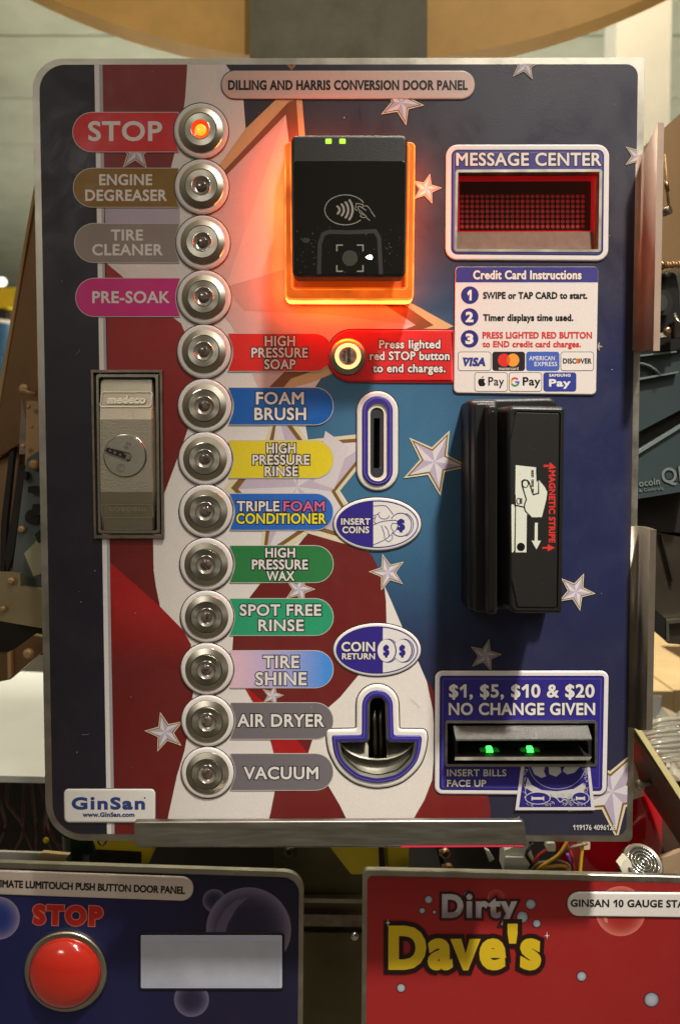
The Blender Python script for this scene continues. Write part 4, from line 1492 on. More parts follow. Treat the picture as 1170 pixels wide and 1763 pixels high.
for _ in range(70):
    u, v = random.choice(((random.uniform(896, 1012), random.uniform(1381, 1386)), (random.uniform(940, 985), random.uniform(1366, 1384)), (random.uniform(899, 906), random.uniform(1325, 1375)), (random.uniform(1003, 1008), random.uniform(1322, 1365))))
    stroke(b, spline([(u, v), (u + random.uniform(-4, 4), v - 3), (u + random.uniform(-6, 6), v - 4)], 3), 0.9, 'ink', c3(180, 176, 190), 0.00174)
stroke(b, spline([(946, 1366), (956, 1372), (962, 1378), (970, 1374), (980, 1382)], 5), 1.6, 'ink', c3(196, 192, 196), 0.00174)
b.build('bill_picture', panel, 'printed blue and white dollar bill below the slot')

# ---- serial number and maker label
b = MB(); text(b, '119176 409612B', 984.5, 1058.5, 1418.5, 1427.5, c3(214, 208, 204), lay(20), 0.02); b.build('serial_number', panel, 'small white serial number')
b = MB()
g0 = fillet([(112, 1357, 8), (268, 1357, 8), (268, 1414, 8), (113, 1414, 8)], 6)
fill(b, offset(g0, 1.3), 'ink', c3(120, 114, 110), lay(20))
plate(b, g0, lay(19), 0.0012, 3, 'print', c3(230, 226, 220))
text(b, 'GinSan', 125, 251, 1370.5, 1392, c3(50, 68, 130), 0.00124, 0.068, space=1.16)
fill(b, ellipse(250.5, 1372, 1.6, 1.6, 10), 'ink', c3(50, 68, 130), 0.00124)
text(b, 'www.GinSan.com', 144, 233, 1396.5, 1404.5, c3(44, 54, 110), 0.00124, 0.07)
b.build('maker_label', panel, 'white label with blue maker name')

# ---- lock
lk = place_root('lock', 222, 782, 'cast metal handle lock with a keyed cylinder')
b = MB()
l0 = fillet([(158.5, 637.5, 1), (281, 637.5, 1), (284, 926.5, 1), (164, 926.5, 1)])
l0i = fillet([(163, 642, 1), (277, 642, 1), (280, 921, 1), (168, 921, 1)])
plate(b, l0, 0.0, 0.0022, 0.8, 'brownmetal', holes=[l0i]); wall_in(b, l0i, -0.008, 0.0022, 'brownmetal')
fill(b, offset(LK, -0.2), 'groove', (1, 1, 1), -0.0118)
b.build('lock_frame', lk, 'brown metal frame')
b = MB()
l1 = fillet([(166, 644.5, 5), (274, 644.5, 5), (277, 918, 4), (170, 918, 4)]); l1i = fillet([(171, 649.5, 5), (269, 649.5, 5), (271.5, 913, 4), (175, 913, 4)])
plate(b, l1, -0.010, 0.0012, 1.2, 'castsmooth', holes=[l1i]); wall_in(b, l1i, -0.012, 0.0012, 'darkmetal')
fill(b, offset(l0i, 1), 'groove', (1, 1, 1), -0.0115)
b.build('inner_frame', lk, 'worn inner frame with scraped edges')


def hh(u, v):
    """Height of the handle along its length: middle face proud, both ends falling back."""
    if v < 722: return 0.0052 - (722 - v) * 0.000098
    if v > 847: return 0.0052 - (v - 847) * 0.000110
    return 0.0052


b = MB()
VS = [650, 653, 658, 690, 719, 722, 725, 760, 810, 844, 847, 850, 880, 905, 911, 914]
def hx(v):
    e_ = 0 if 657 < v < 906 else (4 - abs(v - 657 if v <= 657 else v - 906) * 0.1)
    t = (v - 650) / 264
    top_ = max(0, (722 - v) / 72) * 3
    return 169.5 + 4.5 * t * 0.6 + top_ + (3 if v < 652 or v > 912 else 0), 262.5 + 2 * t + top_ * 0.4 - (3 if v < 652 or v > 912 else 0)
rowsL = []
for v in VS:
    a_, c_ = hx(v)
    z0 = hh(0, v)
    a_, c_ = un(a_, v, z0)[0], un(c_, v, z0)[0]
    vv = un(200, v, z0)[1]
    row = [(a_ - 1.5, vv, -0.011), (a_, vv, z0 - 0.001), (a_ + 2, vv, z0)]
    row += [(a_ + 2 + (c_ - a_ - 4) * k / 8, vv, z0) for k in range(1, 8)]
    row += [(c_ - 2, vv, z0), (c_, vv, z0 - 0.001), (c_ + 5.0, vv, -0.011)]
    rowsL.append(b.add([b.P(*q) for q in row]))
for x, y in zip(rowsL, rowsL[1:]):
    for i in range(len(x) - 1):
        b.face((x[i], y[i], y[i + 1], x[i + 1]), 'cast', smooth=False)
for r_ in (rowsL[0], rowsL[-1]):
    b.face(tuple(r_), 'cast')
hsl = lambda d: (lambda u, v: hh(u, v) + d)
fr_ = unp(rrect(173.5, 674.5, 260.5, 700.5, 4, 5), 0.003)
for k, (dd, wd) in enumerate(((0.0002, 2.6), (0.00045, 1.6), (0.0007, 0.8))):
    stroke(b, fr_, wd, 'cast_highlight', (1, 1, 1), hsl(dd), True)
for k, (dd, wt) in enumerate(((0.0002, 0.10), (0.00045, 0.06), (0.0007, 0.02))):
    q0 = un(185, 683, 0.003); q1 = un(251, 695, 0.003)
    text(b, 'medeco', q0[0], q1[0], q0[1] - 2.5, q1[1], (1, 1, 1), hsl(dd), wt, m='cast_highlight')
q0 = un(185, 683, 0.003); q1 = un(251, 695, 0.003)
text(b, 'medeco', q0[0] - 0.6, q1[0] + 1.4, q0[1] - 2.0, q1[1] + 1.6, (1, 1, 1), hsl(0.00006), 0.15, m='brownmetal')  # darker lettering laid under as painted relief shading
fr2 = unp(rrect(176, 868, 263, 891, 4, 5), 0.002)
for dd, wd in ((0.0002, 2.4), (0.00045, 1.4)):
    stroke(b, fr2, wd, 'cast_highlight', (1, 1, 1), hsl(dd), True)
for dd, wt in ((0.0002, 0.08), (0.0004, 0.03)):
    q0 = un(188, 872, 0.002); q1 = un(253, 884, 0.002)
    text(b, 'medeco', q0[0], q1[0], q0[1], q1[1], (1, 1, 1), hsl(dd), wt, m='cast_highlight', rot=180)
b.build('lock_handle', lk, 'pitted cast handle with raised lettering')
b = MB()
cc = un(215.5, 785, 0.0055); cw = px(*cc)
revolve(b, cw, [(0.0120, 0.0052), (0.0119, 0.00545), (0.0115, 0.0055)], 'chrome', 48)
revolve(b, cw, [(0.0115, 0.0055), (0.0113, 0.0054)], 'groove', 48)
revolve(b, cw, [(0.0113, 0.0054), (0.0113, 0.0059), (0.0111, 0.0061)], 'castsmooth', 48)
revolve(b, cw, [(0.0111, 0.0061), (5e-5, 0.0061)], 'cylface', 48)
HZ = 0.00615
ks = unp([(181, 777), (184, 770.5), (224, 780.5), (227, 786), (224, 794), (219, 795)], HZ)
fill(b, ks, 'groove', (1, 1, 1), HZ)
fill(b, unp([(181, 778), (219, 791.5), (219, 795), (182, 781.5)], HZ), 'chrome', (1, 1, 1), HZ + 4e-5)
fill(b, unp([(212, 779), (224, 782), (226, 787), (223, 791.5), (216, 790), (218, 784)], HZ), 'castsmooth', (1, 1, 1), HZ + 5e-5)
stroke(b, unp([(186, 770), (224, 779.8)], HZ), 1.0, 'chrome', (1, 1, 1), HZ + 5e-5)
for u, v, r_ in ((190, 776, 2.2), (198, 779, 2.5), (207, 783, 2.2)):
    fill(b, unp(ellipse(u, v, r_, r_, 12), HZ), 'brownmetal', (1, 1, 1), HZ + 7e-5)
q0 = un(219, 768, HZ)
text(b, '95', q0[0] - 6, q0[0] + 7, q0[1] - 5, q0[1] + 4, (1, 1, 1), HZ + 4e-5, 0.03, m='brownmetal', rot=-62)
stroke(b, unp(ellipse(208, 806, 6.6, 6.6, 22), HZ), 1.0, 'brownmetal', (1, 1, 1), HZ + 4e-5, True)
stroke(b, unp(ellipse(208, 806, 3.0, 3.6, 14, 30, 300), HZ), 1.0, 'brownmetal', (1, 1, 1), HZ + 4e-5)
b.build('lock_cylinder', lk, 'round key cylinder with a tilted keyhole')

# ---- magnetic stripe reader
cd = place_root('card_reader', 880, 870, 'black magnetic stripe card reader with white hand symbol')
HM = 0.041
b = MB()
base = fillet([(795, 690, 14), (948, 687, 14), (944, 1040, 10), (793, 1044, 14)], 6)
plate(b, base, 0.0, 0.011, 6, 'black')
b.build('reader_base', cd)
b = MB()


def stepblock(u0, u1, v0, v1, hgt, bev=5, r=7, h0=0.0):
    q = unp(fillet([(u0, v0, r), (u1, v0, r), (u1, v1, r), (u0, v1, r)], 5), hgt)
    plate(b, q, h0, hgt, bev, 'black')


stepblock(806, 858, 688, 1052, 0.022, 6, 8)
stepblock(816, 856, 693, 1055, 0.031, 4, 6)
stepblock(838, 856, 697, 1058, 0.0395, 4, 6)
b.build('guide_rail', cd, 'stepped rail left of the swipe slot')
b = MB()
q = unp(fillet([(841, 707, 5), (853.5, 708, 5), (852, 1050, 3), (839, 1052, 3)], 4), 0.0398)
plate(b, q, 0.0385, 0.0402, 1.5, 'blackgloss')
b.build('guide_strip', cd, 'shiny dark strip on the rail')
b = MB()
q = unp(fillet([(860, 694, 4), (973, 696, 7), (968, 1056, 6), (864, 1055, 4)], 5), 0.026)
qf = [(872, 698, 12), (972.5, 700, 7), (967.5, 1057, 6), (876, 1056, 14)]
outer = vis_ccw(fillet(qf, 6))
side = unp(outer, HM)
wide = [(u - (9 if u < 900 else 0), v) for u, v in side]
rings(b, [[(u, v, 0.0) for u, v in wide], [(u, v, HM - 0.012) for u, v in wide], [(u, v, HM - 0.0016) for u, v in side], [(u, v, HM - 0.0005) for u, v in offset(side, -2.0)], [(u, v, HM) for u, v in offset(side, -5)]], 'black')
pw = unp(fillet([(887, 709, 4), (963, 711, 3), (958, 1047, 3), (890, 1046, 4), (878, 990, 12), (877, 760, 12)], 5), HM)
fill(b, offset(side, -5), 'black', (1, 1, 1), HM, [offset(pw, 1.5)])
wall_in(b, offset(pw, 1.5), HM - 0.0012, HM, 'groove')
fill(b, offset(pw, 1.5), 'groove', (1, 1, 1), HM - 0.0010)
b.build('reader_body', cd, 'black body right of the swipe slot')
b = MB()
plate(b, offset(pw, -0.6), HM - 0.0009, HM - 0.0002, 1.0, 'blackmatte')
HS = HM - 0.00015
CW, RD = c3(214, 216, 200), c3(206, 54, 48)


def zc(x, y):
    """Coordinates read from the enlarged crop of the symbol."""
    return un(780 + x * 220 / 970, 670 + y * 400 / 1763, HS)


def zp(pts):
    return [zc(*q) for q in pts]


fill(b, zp([(472, 576), (627, 594), (633, 700), (645, 686), (690, 740), (711, 780), (705, 830), (670, 971), (590, 972), (556, 950), (553, 1238), (471, 1238), (468, 880)]), 'ink', CW, HS)
fill(b, zp([(440, 874), (458, 876), (466, 900), (460, 1225), (452, 1240), (440, 1236)]), 'ink', CW, HS)
for pts, wd in (([(468, 880), (536, 896), (540, 870), (552, 838), (520, 730), (518, 700), (535, 688), (560, 692), (572, 705), (605, 800), (645, 790), (645, 686), (632, 700), (630, 600)], 2.0),
                ([(536, 896), (545, 925), (590, 972)], 2.0), ([(468, 800), (470, 900), (466, 1236)], 1.6)):
    stroke(b, zp(pts), wd, 'ink', c3(18, 17, 16), HS + 4e-5)
stroke(b, zp(ellipse(545, 718, 22, 28, 24)), 1.4, 'ink', c3(18, 17, 16), HS + 5e-5, True)
stroke(b, zp(ellipse(494, 850, 15, 22, 20)), 1.4, 'ink', c3(18, 17, 16), HS + 5e-5, True)
for k in range(4):
    stroke(b, zp([(500, 832 + k * 11), (522, 832 + k * 11)]), 1.6, 'ink', c3(18, 17, 16), HS + 4e-5)
for yy in [615 + k * 14 for k in range(4)] + [688 + k * 14 for k in range(4)] + [758, 771]:
    stroke(b, zp([(592, yy), (606, yy), (606, yy + 9), (592, yy + 9)]), 0.9, 'ink', c3(18, 17, 16), HS + 5e-5, True)
fill(b, zp(ellipse(511, 1197, 31, 32, 28)), 'ink', c3(18, 17, 16), HS + 4e-5)
fill(b, zp([(617, 1014), (639, 1014), (638, 1150), (663, 1151), (629, 1216), (592, 1149), (615, 1150)]), 'ink', CW, HS)
for y0 in (556, 1176):
    k = 0 if y0 == 556 else -8
    fill(b, zp([(682 + k, y0 + 22), (722 + k, y0 + 20), (722 + k, y0), (778 + k, y0 + 28), (722 + k, y0 + 54), (722 + k, y0 + 34), (682 + k, y0 + 36)] if k else
               [(683, 573), (722, 574), (722, 590), (683, 590)]), 'ink', RD, HS)
fill(b, zp([(730, 554), (778, 596), (722, 610), (726, 580)]), 'ink', RD, HS + 2e-5)
a_ = zc(748, 616); c_ = zc(746, 1165)
cu_, cv_ = (a_[0] + c_[0]) / 2, (a_[1] + c_[1]) / 2
L_ = c_[1] - a_[1]
text(b, 'MAGNETIC STRIPE', cu_ - L_ / 2, cu_ + L_ / 2, cv_ - 5.0, cv_ + 5.0, RD, HS, 0.055, rot=90)
for _ in range(14):
    u, v = random.uniform(700, 1040), 0
    q = un(random.uniform(884, 956), u, HS)
    fill(b, ellipse(q[0], q[1], .5, .6, 6), 'ink', c3(90, 84, 72), HS)
b.build('face_plate', cd, 'matt black plate with white hand and red MAGNETIC STRIPE lettering')


# ================================================================== THE STEEL RAIL THAT HOLDS THE PANEL
b = MB()
rq = unp(fillet([(230, 1415, 5), (902, 1413, 9), (908, 1457, 3), (232, 1459, 5)], 5), 0.0135)
plate(b, rq, 0.0105, 0.0135, 2.4, 'brushed')
fill(b, rq, 'brushed', (1, 1, 1), 0.0105)
z_lo = min(q[2] for q in (px(u, v) for u, v in rq))
x0r, x1r = px(*rq[0])[0] + 0.002, px(*rq[len(rq) // 2])[0] - 0.002
I = b.add([(x0r, -0.0134, z_lo), (x1r, -0.0134, z_lo), (x1r, 0.030, z_lo - 0.001), (x0r, 0.030, z_lo - 0.001)])
b.face(tuple(I), 'brushed')
I = b.add([(x0r, 0.030, z_lo - 0.001), (x1r, 0.030, z_lo - 0.001), (x1r, 0.030, z_lo - 0.004), (x0r, 0.030, z_lo - 0.004)])
b.face(tuple(I), 'brushed')
rail_loc = px(570, 1457)
rail = b.build('display_rail', None, 'long brushed steel lip holding the striped panel along its bottom edge', origin=rail_loc, category='shelf rail')
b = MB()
fill(b, unp([(690, 1455.5), (900, 1455), (901, 1458), (690, 1459)], 0.0137), 'red_reflection', (1, 1, 1), 0.0137)  # red strip painted in for a reflection under the lip
b.build('rail_reflection', rail, 'pink red reflection painted along the lower edge')

# ================================================================== THE TWO LOWER PANELS
DP = 0.030


def bubble(mb, cu, cv, r, base, rim, h, k=44, power=4.0):
    def cf(u, v):
        t = min(1, math.hypot(u - cu, v - cv) / r)
        return mix(base, rim, t ** power)
    fill(mb, ellipse(cu, cv, r, r, k), 'print', cf, h, grid=max(2.5, r / 7))


blue = thing('blue_door_panel', 'dark blue lower door panel with bubbles and a red STOP button', 'control panel', px(250, 1763, -DP))
b = MB(DP)
bp_ = fillet([(-90, 1482, 10), (523, 1502, 34), (520, 1810, 10), (-90, 1810, 10)], 9)
p = vis_ccw(bp_)
rings(b, [[(u, v, -0.0032) for u, v in p], [(u, v, 0.0) for u, v in p]], 'steel', smooth=False)
fill(b, bp_, 'steel', (1, 1, 1), 0.0); fill(b, bp_, 'darkmetal', (1, 1, 1), -0.0032)
b.build('steel_plate', blue)
b = MB(DP)
bi = fillet([(-80, 1492, 6), (515, 1511.5, 28), (512, 1800, 8), (-80, 1800, 8)], 9)
NB = c3(30, 26, 50)
fill(b, bi, 'print', lambda u, v: mix(c3(34, 40, 96), NB, (u + 40) / 420), 0.0003, grid=40)
bubble(b, -2, 1580, 37, c3(40, 60, 140), c3(150, 140, 170), 0.00036)
bubble(b, 369, 1550, 20, c3(46, 40, 72), c3(112, 104, 132), 0.00036)
bubble(b, 428, 1600, 73, c3(40, 34, 60), c3(120, 108, 132), 0.00040, power=5)
fill(b, [(428, 1544), (407, 1548), (388, 1564), (374, 1590), (368, 1625), (384, 1625), (392, 1590), (408, 1562)], 'print', c3(92, 82, 108), 0.00044)
bubble(b, 330, 1720, 30, c3(40, 34, 60), c3(104, 96, 122), 0.00036)
b.build('graphic_sheet', blue, 'printed navy sheet with pale bubbles')
b = MB(DP)
st = fillet([(-70, 1494, 4), (334, 1508, 20), (333, 1550, 20), (-70, 1536, 4)], 7)
fill(b, offset(st, 1.5), 'ink', c3(20, 18, 30), 0.0005); plate(b, st, 0.0004, 0.0014, 2.5, 'print', c3(206, 190, 178))
text(b, 'ULTIMATE LUMITOUCH PUSH BUTTON DOOR PANEL', -23, 320, 1517.5, 1530.5, INK, 0.00145, 0.05, rot=2.1, space=1.0)
b.build('title_label', blue, 'pale strip with black capitals')
b = MB(DP)
text(b, 'STOP', 58, 178, 1557.5, 1592, c3(176, 34, 26), 0.0007, 0.085, 1.6, c3(196, 110, 100), rot=1.5, space=1.26)
b.build('stop_lettering', blue, 'heavy red word STOP with a pale outline')
b = MB(DP)
c = px(116, 1668, -DP); c = (c[0], DP, c[2])
Rb = 63 * (D + DP) / F
revolve(b, c, [(Rb * 1.0, 0.0003), (Rb, 0.003)] + [(Rb * math.cos(a), 0.003 + 0.010 * math.sin(a)) for a in np.linspace(0.05, 1.5, 10)] + [(5e-5, 0.0131)], 'dome_red', 48)
revolve(b, c, [(Rb * 1.16, 0.0003), (Rb * 1.16, 0.0026), (Rb * 1.12, 0.0032), (Rb * 1.01, 0.0032)], 'turned', 48)
b.build('dome_button', blue, 'domed red push button')
b = MB(DP)
wl = rrect(243, 1608, 486, 1700, 3)
plate(b, offset(wl, 4), 0.0003, 0.0009, 1.5, 'blackmatte')
plate(b, wl, 0.0003, 0.0011, 1.5, 'print', c3(176, 180, 204))
fill(b, rrect(247, 1618, 482, 1696, 2), 'screen', (1, 1, 1), 0.00114)
b.build('display_window', blue, 'pale lavender display window')

red = thing('red_door_panel', 'red lower door panel with Dirty in silver and large yellow letters', 'control panel', px(900, 1763, -DP))
b = MB(DP)
rp0 = fillet([(624, 1497, 10), (1290, 1512, 8), (1290, 1810, 8), (622, 1810, 8)], 7)
p = vis_ccw(rp0)
rings(b, [[(u, v, -0.0032) for u, v in p], [(u, v, -0.0005) for u, v in p], [(u, v, 0.0) for u, v in offset(p, -1.2)]], 'steel', smooth=False)
fill(b, offset(p, -1.2), 'steel', (1, 1, 1), 0.0); fill(b, rp0, 'darkmetal', (1, 1, 1), -0.0032)
b.build('steel_plate', red)
b = MB(DP)
fill(b, fillet([(632, 1508, 8), (1280, 1523, 6), (1280, 1800, 6), (630, 1800, 6)]), 'print', c3(150, 36, 36), 0.0003)
bubble(b, 1067, 1568, 43, c3(158, 42, 40), c3(206, 116, 100), 0.00036, power=5)
fill(b, [(1036, 1577), (1044, 1579), (1045, 1589), (1040, 1586)], 'print', c3(206, 120, 104), 0.0004)
bubble(b, 853, 1546, 15, c3(150, 38, 38), c3(176, 84, 80), 0.00036)
for u, v, r in ((737, 1548, 6.5), (726, 1567, 5), (747, 1569.5, 3), (803, 1540, 6), (912.5, 1556, 8.5), (898, 1578, 9.5), (923, 1589, 6.5), (690, 1700, 7), (1000, 1680, 8), (1120, 1720, 12)):
    fill(b, ellipse(u, v, r + 1.4, r + 1.4, 24), 'ink', c3(70, 18, 20), 0.00042)
    bubble(b, u, v, r, c3(172, 176, 186), c3(120, 122, 134), 0.00046, 20, 3)
b.build('graphic_sheet', red, 'printed red sheet with small silver bubbles')
b = MB(DP)
text(b, 'Dirty', 760, 888, 1538, 1579, lambda u, v: c3(186, 180, 182) if v < 1566 else c3(136, 124, 128), 0.0007, 0.058, 4.5, c3(58, 22, 24), space=1.18)
text(b, "Dave's", 668, 930, 1592, 1668, c3(206, 174, 34), 0.0008, 0.062, 8.0, c3(36, 16, 18), space=1.12)
for u, v in ((667, 1587), (940, 1609)):
    fill(b, [(u - 5, v), (u - .8, v - .8), (u, v - 7), (u + .8, v - .8), (u + 5, v), (u + .8, v + .8), (u, v + 7), (u - .8, v + .8)], 'ink', c3(220, 214, 200), 0.0010)
b.build('shop_lettering', red, 'silver and yellow shop lettering')
b = MB(DP)
st = fillet([(975, 1534, 20), (1274, 1536, 4), (1274, 1579, 4), (975, 1575.5, 20)], 7)
fill(b, offset(st, 1.5), 'ink', c3(70, 18, 20), 0.0005); plate(b, st, 0.0004, 0.0014, 2.5, 'print', c3(222, 216, 210))
text(b, 'GINSAN 10 GAUGE STAINLESS', 980, 1230, 1546.5, 1559.5, INK, 0.00145, 0.05, rot=0.4)
b.build('title_label', red, 'pale strip with black capitals')

# ================================================================== WHAT STANDS BEHIND
def box3(mb, u0, u1, v0, v1, d, deep, m):
    """An upright box whose front face is seen at u0..u1, v0..v1 at depth d."""
    a, c = px(u0, v0, -d), px(u1, v1, -d)
    x0, x1, z1, z0 = a[0], c[0], a[2], c[2]
    P = [(x0, d, z0), (x1, d, z0), (x1, d, z1), (x0, d, z1), (x0, d + deep, z0), (x1, d + deep, z0), (x1, d + deep, z1), (x0, d + deep, z1)]
    I = mb.add(P)
    for f in ((0, 1, 2, 3), (5, 4, 7, 6), (4, 0, 3, 7), (1, 5, 6, 2), (3, 2, 6, 7), (4, 5, 1, 0)):
        mb.face(tuple(I[k] for k in f), m)


# room shell
b = MB()
zc_, W_ = 2.0, 4.5
rib = 0.56
y = 1.25
while y < 8.2:
    prof = [(y, zc_), (y + rib - 0.03, zc_ - 0.012), (y + rib - 0.02, zc_ + 0.02), (y + rib, zc_ + 0.02), (y + rib, zc_)]
    I = [b.add([(-W_, q[0], q[1]), (W_, q[0], q[1])]) for q in prof]
    for i, j in zip(I, I[1:]):
        b.face((i[0], j[0], j[1], i[1]), 'wall_paint')
    y += rib
b.build('ceiling', None, 'pale green grey ribbed ceiling', kind='structure')
b = MB(); I = b.add([(-W_, 8.2, -1.3), (W_, 8.2, -1.3), (W_, 8.2, 2.1), (-W_, 8.2, 2.1)]); b.face(tuple(I), 'wall_paint'); b.build('back_wall', None, 'far pale wall', kind='structure')
b = MB(); I = b.add([(-W_, -3, -1.3), (W_, -3, -1.3), (W_, 8.2, -1.3), (-W_, 8.2, -1.3)]); b.face(tuple(I), 'concrete'); b.build('floor', None, 'grey concrete floor', kind='structure')


def tag(o, label, cat, **kw):
    o['label'] = label; o['category'] = cat
    for k, v in kw.items():
        o[k] = v
    return o


# round amber sign with its grey band
sg = thing('round_sign', 'large round amber sign with a grey band above the striped panel', 'sign', px(600, 107, -0.45))
b = MB()
_p0, _p1 = px(600, 107, -0.45), px(960, 54, -0.45)
_dx, _dz = _p1[0] - _p0[0], _p1[2] - _p0[2]
Rs = (_dx * _dx + _dz * _dz) / (2 * _dz)
cz = (_p0[0], 0.45, _p0[2] + Rs)
ids = []
for yy in (0.45, 0.48):
    ids.append(b.add([(cz[0] + Rs * math.cos(a), yy, cz[2] + Rs * math.sin(a)) for a in np.linspace(0, 2 * math.pi, 160, endpoint=False)]))
b.face(tuple(ids[0][::-1]), 'amber'); b.face(tuple(ids[1]), 'amber')
for i in range(160):
    j = (i + 1) % 160
    b.face((ids[0][i], ids[0][j], ids[1][j], ids[1][i]), 'amber')
b.build('sign_disc', sg, 'amber disc')
b = MB(); solid(b, [(430, -260), (735, -260), (735, 130), (430, 130)], 0.43, 0.012, 'bandgrey'); b.build('sign_band', sg, 'flat grey band down the middle')

b = MB(); box3(b, 1066, 1138, -300, 900, 1.2, 0.07, 'white_paint')
tag(b.build('post', None, origin=px(1100, 900, -1.2)), 'white painted post behind the upper corner of the striped panel', 'post')

# left: copper coloured door and coin mechanism frame
b = MB()
quad3(b, [(60, 322, 0.050), (120, 300, 0.040), (128, 705, 0.050), (-24, 800, 0.070)], 'copper', 0.003)
quad3(b, [(59, 320, 0.0485), (63, 322, 0.0482), (-18, 800, 0.0690), (-25, 800, 0.0690)], 'copper_light', 0.002)
tag(b.build('metal_door', None, origin=px(40, 700, -0.06)), 'leaning copper toned metal sheet left of the striped panel', 'metal sheet')
cm = thing('coin_mechanism', 'open metal frame with screws and a blue grey plate beside the lock', 'mechanism', px(40, 1180, -0.1))
b = MB()
solid(b, [(-40, 690), (110, 660), (112, 1010), (-40, 1000)], 0.075, 0.004, 'copper')
b.build('back_plate', cm, 'copper toned back plate')
b = MB(); solid(b, [(30, 668), (36, 666), (12, 900), (8, 985), (0, 985), (2, 900)], 0.066, 0.004, 'dark'); solid(b, [(34, 800), (44, 805), (22, 960), (12, 985), (8, 960)], 0.064, 0.004, 'dark'); b.build('slot_shadow_gap', cm, 'dark gap beside the channel')
b = MB(); solid(b, [(38, 668), (62, 662), (64, 700), (46, 782), (33, 782)], 0.060, 0.008, 'brownmetal'); solid(b, [(46, 690), (66, 690), (70, 800), (44, 800)], 0.056, 0.006, 'copper_light'); b.build('channel', cm, 'bent copper channel')
b = MB(); solid(b, [(46, 790), (90, 760), (95, 1025), (38, 1010), (22, 982)], 0.052, 0.004, 'bluesteel'); b.build('side_plate', cm, 'blue grey plate')
b = MB()
for u, v, w_, h_ in ((48, 837, 20, 12), (56, 868, 22, 20), (36, 812, 10, 14)):
    solid(b, rrect(u, v, u + w_, v + h_, 3, 3), 0.047, 0.004, 'dark')
solid(b, ellipse(56, 890, 13, 13, 20), 0.049, 0.002, 'dark')
b.build('stop_block', cm, 'black plastic blocks')
b = MB(); solid(b, [(42, 953), (62, 932), (72, 930), (80, 985), (58, 992)], 0.044, 0.004, 'paleplastic'); solid(b, [(60, 920), (74, 908), (80, 930), (66, 935)], 0.042, 0.003, 'bottle_green'); b.build('plastic_latch', cm, 'pale plastic latch')
b = MB(); solid(b, [(-40, 985), (12, 986), (35, 988), (36, 1010), (72, 1014), (92, 1020), (92, 1085), (-40, 1062)], 0.040, 0.004, 'brasspale'); b.build('foot_bracket', cm, 'tan metal bracket')
b = MB(); solid(b, [(-40, 1060), (90, 1083), (90, 1125), (-40, 1140)], 0.07, 0.004, 'dark'); b.build('tray', cm, 'dark tray')
b = MB(); solid(b, [(-40, 1128), (14, 1126), (58, 1094), (80, 1098), (80, 1116), (18, 1170), (-40, 1182)], 0.046, 0.005, 'copper'); solid(b, [(13, 1124), (19, 1122), (20, 1164), (14, 1170)], 0.043, 0.004, 'copper_light'); b.build('foot_angle', cm, 'folded copper toned angle')
for u, v, r in ((43, 670, 9), (40, 768, 4), (60, 800, 9), (38, 911, 6), (20, 1000, 6), (50, 1125, 9), (50, 700, 4), (55, 735, 3), (6, 1048, 5)):
    b = MB(); screw(b, u, v, 0.038 if v > 980 else 0.050, r * 3.7e-4, 'copper_light'); b.build('screw', cm)
b = MB(); tube(b, [px(40, 672, -0.046), px(62, 680, -0.046)], 0.0013, 'copper_light'); b.build('pin', cm, 'short brass pin')

# far left: shop clutter seen past the metal sheet
b = MB(); box3(b, -60, 30, 495, 530, 3.0, 0.5, 'yellow'); tag(b.build('storage_bin', None, origin=px(0, 530, -3.0)), 'yellow bin far behind the leaning metal sheet', 'bin')
b = MB(); box3(b, -120, 40, 530, 560, 3.05, 0.6, 'cardboard'); box3(b, -70, 12, 533, 556, 3.0, 0.05, 'dark'); tag(b.build('workbench', None, origin=px(0, 560, -3.0)), 'cluttered tan bench under the yellow bin', 'bench')
b = MB(); c = px(4, 700, -2.2)
revolve_h = px(4, 556, -2.2)[2] - px(4, 860, -2.2)[2]
for (r, z, m_) in ((0.058, 0.0, 'blue_drum'),):
    ids = []
    zt = px(4, 560, -2.2)[2]; zb = px(4, 900, -2.2)[2]
    for rr, zz_ in ((0.058, zb), (0.058, zt), (0.060, zt), (0.060, zt + 0.012), (0.001, zt + 0.016)):
        ids.append(b.add([(c[0] + rr * math.cos(a), 2.2 + rr * math.sin(a), zz_) for a in np.linspace(0, 2 * math.pi, 28, endpoint=False)]))
    for k, (x, y) in enumerate(zip(ids, ids[1:])):
        for i in range(28):
            j = (i + 1) % 28
            b.face((x[i], x[j], y[j], y[i]), 'blue_drum' if k == 0 else 'paper', smooth=True)
tag(b.build('drum', None, origin=px(4, 900, -2.2)), 'blue drum with a white lid behind the leaning metal sheet', 'drum')
b = MB(); c = px(4, 485, -4.5)
for k in range(6):
    a0 = -math.pi / 2 + math.pi * k / 6
ids = [b.add([(c[0] + 0.03 * math.cos(t) * math.cos(a), c[1] + 0.03 * math.cos(t) * math.sin(a), c[2] + 0.03 * math.sin(t)) for a in np.linspace(0, 2 * math.pi, 16, endpoint=False)]) for t in np.linspace(-1.5, 1.5, 9)]
for x, y in zip(ids, ids[1:]):
    for i in range(16):
        j = (i + 1) % 16
        b.face((x[i], x[j], y[j], y[i]), 'cast_lamp', smooth=True)
tag(b.build('ceiling_lamp', None, origin=tuple(c)), 'small round lit lamp above the yellow bin', 'lamp')

